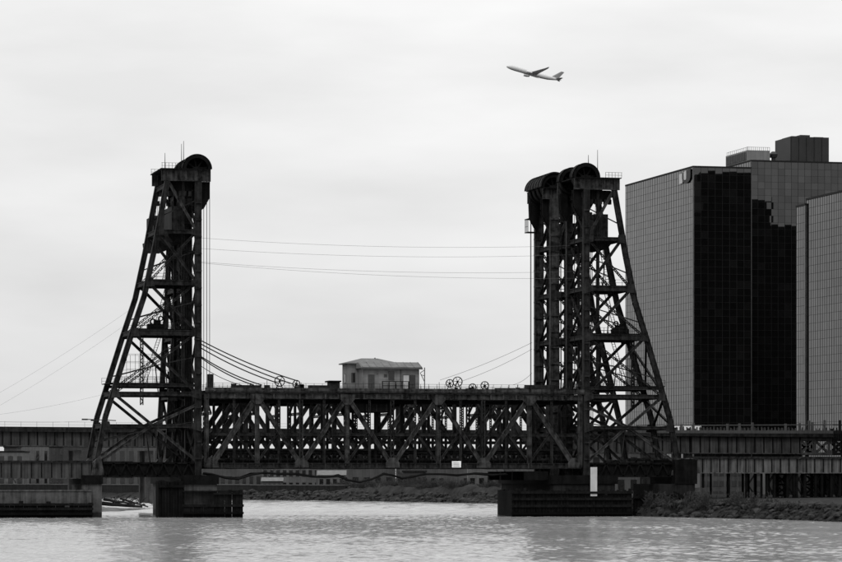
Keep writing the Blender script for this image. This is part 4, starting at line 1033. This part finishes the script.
# ------------------------------------------------------------------ glass office towers
UV = (math.cos(math.radians(14.2)), math.sin(math.radians(14.2)))
DL = (-.245 * RT + .9695 * FW).normalized()        # direction of the side faces, away from the camera
DF = (.9695 * RT + .245 * FW).normalized()         # direction of the front faces, to the right
def facade(t, P0, d, length, z0, z1, pw, ph, nrm, m='glass', tilt=.0016, seed=0):
    """panes as single quads, each tilted a little, plus mullion strips proud of them"""
    rnd = random.Random(seed)
    nx_, nz_ = max(1, round(length / pw)), max(1, round((z1 - z0) / ph)); b = MB(); g = .02
    for i in range(nx_):
        for j in range(nz_):
            a, c = P0 + d * (length * i / nx_ + g), P0 + d * (length * (i + 1) / nx_ - g); za, zb = lerp(z0, z1, j / nz_) + g, lerp(z0, z1, (j + 1) / nz_) - g
            o = len(b.v); t1, t2 = rnd.gauss(0, tilt) * (zb - za), rnd.gauss(0, tilt) * pw
            for (p, z, e) in ((a, za, 0), (c, za, t2), (c, zb, t1 + t2), (a, zb, t1)):
                q = p + nrm * (.06 + e); q.z = z; b.v.append(q)
            b.f.append((o, o + 1, o + 2, o + 3))
    b.build('panes', m, t, kind='stuff')
    b = MB()
    for i in range(nx_ + 1):
        p = P0 + d * (length * i / nx_); p0 = p.copy(); p0.z = z0; p1 = p.copy(); p1.z = z1; b.bar(p0 + nrm * .08, p1 + nrm * .08, .07, .06, nrm)
    for j in range(nz_ + 1):
        z = lerp(z0, z1, j / nz_); p0 = P0.copy(); p0.z = z; p1 = P0 + d * length; p1.z = z; b.bar(p0 + nrm * .08, p1 + nrm * .08, .05, .065, nrm)
    b.build('mullions', 'mullion', t, kind='stuff')
def tower_block(corner, lside, lfront, z1, label, seed, pw=2.1, ph=1.95, z0=3.0, trim=True):
    c = corner.copy(); c.z = 0
    t = thing('office_tower', V(c.x, c.y, z0), label, 'building', 'glass office towers')
    def q(u, v, z): r = c + DF * u + DL * v; r.z = z; return r
    MB().box8([q(0, 0, z0), q(lfront, 0, z0), q(lfront, lside, z0), q(0, lside, z0), q(0, 0, z1), q(lfront, 0, z1), q(lfront, lside, z1), q(0, lside, z1)]).build('core', 'mullion', t)
    facade(t, c, DL, lside, z0, z1, pw, ph, -DF, seed=seed)
    facade(t, c, DF, lfront, z0, z1, pw, ph, -DL, seed=seed + 1)
    if trim:
        MB().bar(q(-.1, -.1, z0), q(-.1, -.1, z1), .35, .35).build('corner_trim', 'mullion_pale', t)
    b = MB(); b.box8([q(-.25, -.25, z1 + .003), q(lfront + .1, -.25, z1 + .003), q(lfront + .1, lside, z1 + .003), q(-.25, lside, z1 + .003), q(-.25, -.25, z1 + .45), q(lfront + .1, -.25, z1 + .45), q(lfront + .1, lside, z1 + .45), q(-.25, lside, z1 + .45)])
    b.build('parapet_cap', 'mullion', t)
    return t, q
D1 = 900.0; C1 = atd(693.5, 478, D1); z1a = CAMH + 310.5 / F_PX * D1
tw1, q1 = tower_block(C1, 60.5, 16.6, z1a, 'tall mirror-glass office tower with letter sign near its top left corner', 11)
D2 = 962.0; C2 = atd(751.2, 478, D2); z2a = CAMH + 316.5 / F_PX * D2
tw2, q2 = tower_block(C2, 50, 60, z2a, 'tallest dark glass office tower with rooftop plant rooms, behind the lettered tower', 21)
D3 = 700.0; C3 = atd(806.8, 478, D3 * 1.031)
C3n = C3 - DL * 60
z3 = CAMH + 277.5 / F_PX * D3 * 1.031
tw3, q3 = tower_block(C3n, 60, 30, z3, 'nearer grey glass office tower cut by the right edge of the picture', 31, pw=1.35, ph=1.8)
C4 = C3 + DL * .01 - DF * .25; tw4, q4 = tower_block(C4, 5.6, 20, CAMH + 271.5 / F_PX * 724, 'slim lower glass bay joined to the left of the right edge tower', 41, pw=1.3, ph=1.8)
# letter sign on the side face of the first tower
t = thing('letter_sign', C1 + V(0, 0, z1a - 3), 'dark letter U sign near the top corner of the tall glass tower', 'sign')
def qs(v, z, o): r = C1 + DL * v - DF * (.3 + o); r.z = z1a + z; return r
MB().prism([qs(11.2, -.9, 0), qs(8.3, -.9, 0), qs(8.3, -3.6, 0), qs(11.2, -3.6, 0)], -DF * .1).build('pale_panel', 'pale', t)
def ring(rx, rz, cx, cz, a0, a1, n): return [(cx + rx * math.cos(lerp(a0, a1, i / n)), cz + rz * math.sin(lerp(a0, a1, i / n))) for i in range(n + 1)]
poly = [(8.4, -.9)] + ring(3.5, 1.7, 4.9, -2.2, 0, -PI, 14) + [(1.4, -.2)] + [(4.9, -.3)] + ring(1.15, .9, 6.05, -2.2, PI, 2 * PI, 10) + [(7.2, -.7)]
MB().prism([qs(v, z, .02) for v, z in poly], -DF * .12).build('letter', 'plant', t)
MB().prism([qs(7.15, -.7, .0), qs(4.95, -.3, .0), qs(4.95, -2.9, .0), qs(7.15, -2.9, .0)], -DF * .1).build('letter_infill', 'pale', t)
# plant rooms
def roof_box(t_, q, u0, u1, v0, v1, za, zb, nm, m):
    return MB().box8([q(u0, v0, za), q(u1, v0, za), q(u1, v1, za), q(u0, v1, za), q(u0, v0, zb), q(u1, v0, zb), q(u1, v1, zb), q(u0, v1, zb)]).build(nm, m, t_)
zz = z2a + .46
def zrow(q, dep): return CAMH + (HZ - q) / F_PX * dep
def up(px, v):   # front coordinate on tower 2 that lands on photo column px at side depth v
    best = min((abs(421 + F_PX * ((q2(u / 10, v, 0) - CAM).dot(RT)) / ((q2(u / 10, v, 0) - CAM).dot(FW)) - px), u / 10) for u in range(-100, 700)); return best[1]
rm = thing('plant_room', q2(up(760, 8), 12, zz), 'low pale louvred plant room on the roof of the tallest tower', 'plant room')
u0, u1 = up(747.5, 6), up(770, 6)
roof_box(rm, q2, u0, u1, 6, 25, zz, zrow(151.5, 972), 'wall', 'plant_pale')
roof_box(rm, q2, u0 - .12, u0 - .003, 7, 24.5, zz + .6, zrow(153, 972), 'louvre_panel', 'plant')
for i in range(12):
    roof_box(rm, q2, u0 - .22, u0 - .121, 7 + i * 1.5, 7.25 + i * 1.5, zz + .6, zrow(153, 972), 'louvre_post', 'mullion_pale')
r = MB()
for i in range(12):
    a = q2(lerp(u0, u1, i / 11), 6.3, zrow(151.5, 972)); r.bar(a, a + V(0, 0, 1.0), .08, .08)
    a = q2(u0 + .2, 6.3 + 1.65 * i, zrow(151.5, 972)); r.bar(a, a + V(0, 0, 1.0), .08, .08)
r.bar(q2(u0, 6.3, zrow(151.5, 972) + .95), q2(u1, 6.3, zrow(151.5, 972) + .95), .07, .07); r.bar(q2(u0 + .2, 6.3, zrow(151.5, 972) + .95), q2(u0 + .2, 24.5, zrow(151.5, 972) + .95), .07, .07)
r.build('railing', 'mullion', rm)
rm = thing('plant_room', q2(up(800, 10), 20, zz), 'big black plant room on the roof of the tallest tower', 'plant room')
u0, u1 = up(790.5, 10), up(829, 10); ztop = zrow(136.8, 976)
roof_box(rm, q2, u0, u1, 10, 23, zz, ztop, 'wall', 'plant')
for i in range(5): roof_box(rm, q2, lerp(u0, u1, i / 5) + .1, lerp(u0, u1, i / 5) + .25, 9.9, 9.997, zz, ztop - .2, 'panel_joint', 'mullion')
for (a, c, h) in ((.12, .3, .5), (.35, .6, .9), (.7, .95, .4)): roof_box(rm, q2, lerp(u0, u1, a), lerp(u0, u1, c), 13, 21, ztop + .003, ztop + h, 'roof_unit', 'plant')
vt = thing('roof_vent', q2(up(772, 8), 8, zz), 'small round dark vent between the two plant rooms', 'vent')
m_ = MB(); c_ = q2(up(773.5, 8), 8, zz); m_.tube([c_, c_ + V(0, 0, 1.6)], .6, 10); m_.tube([c_ + V(0, 0, 1.6), c_ + V(0, 0, 2.6), c_ + V(0, 0, 3.4)], [1.0, 1.3, .5], 10); m_.build('cowl', 'plant', vt)

# dark neighbour out of frame on the right: what the front faces mirror
nF = -DL
def mirror(p):   # across the front plane of the first tower
    d = (p - C1).dot(nF); return p - nF * (2 * d)
def ghost(R, dep, z):
    p = CAM + RT * R + FW * dep; p = mirror(V(p.x, p.y, 0)); p.z = z; return p
t = thing('office_tower', ghost(120, 1090, 3), 'dark stone office block standing out of frame to the right', 'building')
def gblock(R0, R1, d0, d1, h, nm):
    MB().box8([ghost(R0, d0, 2), ghost(R1, d0, 2), ghost(R1, d1, 2), ghost(R0, d1, 2), ghost(R0, d0, h), ghost(R1, d0, h), ghost(R1, d1, h), ghost(R0, d1, h)]).build(nm, 'block', t)
H = lambda row: CAMH + (HZ - row) / F_PX * 1056
gblock(89.5, 150, 1056, 1100, H(172.5), 'main_slab')
gblock(60, 89.4, 1056, 1100, H(213), 'left_wing')
gblock(150.1, 290, 1056, 1100, H(200), 'right_wing')
gblock(165, 180, 1060, 1090, H(194), 'roof_house')
gblock(205, 212, 1060, 1090, H(190), 'roof_stack')

# ------------------------------------------------------------------ airliner
PL = atd(534, 74, 4100.0)
t = thing('airliner', PL, 'white twin-engine airliner climbing to the left in the sky', 'aeroplane')
Lp = 71.0
# body axes: nose direction, left-wing direction (towards the camera), up
nose = (-RT * .955 + UP * .255 - FW * .12).normalized()
lw = (-FW - nose * (-FW).dot(nose)).normalized(); upv = nose.cross(-lw).normalized()
if upv.z < 0: upv = -upv
bank = math.radians(8); lw, upv = lw * math.cos(bank) + upv * math.sin(bank), upv * math.cos(bank) - lw * math.sin(bank)
def A(x, y, z): return PL + nose * x + lw * y + upv * z
b = MB(); sec = [(36, .05, -.6), (35, 1.0, -.45), (33, 2.0, -.2), (29.5, 2.85, 0), (25, 3.1, 0), (-10, 3.1, 0), (-18, 2.8, .3), (-25, 2.0, .9), (-31, 1.1, 1.4), (-35, .3, 1.8)]
k = 18
for (x, r_, z) in sec:
    for j in range(k): th = 2 * PI * j / k; b.v.append(A(x, r_ * math.cos(th), z + r_ * math.sin(th)))
for i in range(len(sec) - 1):
    for j in range(k): b.f.append((i * k + j, i * k + (j + 1) % k, (i + 1) * k + (j + 1) % k, (i + 1) * k + j))
b.f.append(tuple(range(k))); b.f.append(tuple((len(sec) - 1) * k + j for j in range(k)))
b.build('fuselage', 'plane', t, smooth=True)
def foil(stations, nm, m, vert=False):
    b = MB()
    for (x, s_, z, ch, th) in stations:
        for (cx, cz) in ((0, 0), (.25, .5), (.6, .35), (1, 0), (.6, -.2), (.25, -.4)):
            b.v.append(A(x - cx * ch, cz * th if vert else s_, s_ if vert else z + cz * th))
    for i in range(len(stations) - 1):
        for j in range(6): b.f.append((i * 6 + j, i * 6 + (j + 1) % 6, (i + 1) * 6 + (j + 1) % 6, (i + 1) * 6 + j))
    b.f.append(tuple(range(6))); b.f.append(tuple((len(stations) - 1) * 6 + j for j in range(6)))
    b.build(nm, m, t, smooth=False)
for s_ in (1, -1):
    foil([(11, s_ * 1.5, -1.6, 14, 1.7), (4, s_ * 10, -.6, 8.6, 1.1), (-8.5, s_ * 27, 3.6, 3.4, .5), (-11.5, s_ * 31, 5.0, 1.2, .2)], 'wing', 'plane_dark')
    foil([(-26.5, s_ * .6, 1.2, 6.5, .6), (-33, s_ * 10.5, 2.2, 2.4, .25)], 'stabilizer', 'plane_dark')
    b = MB(); c0 = A(11.0, s_ * 9.8, -2.0); en = [(0, 1.55), (.8, 1.75), (3.5, 1.7), (6.2, 1.1), (7.5, .6)]
    b.tube([c0 - nose * x for x, r_ in en], [r_ for x, r_ in en], 14); b.build('engine', 'plane_dark', t, smooth=True)
    MB().bar(A(7.5, s_ * 9.8, -1.3), A(3, s_ * 9.8, -.7), .4, .9, lw).build('pylon', 'plane_dark', t)
foil([(-21.5, 2.2, 0, 9.5, .9), (-32.5, 12.5, 0, 4.0, .4)], 'tail_fin', 'plane_tail', vert=True)
b = MB(); b.prism([A(12, 2.3, -1.8), A(13, 0, -3.6), A(12, -2.3, -1.8)], -nose * 17); b.build('belly_fairing', 'plane_dark', t)
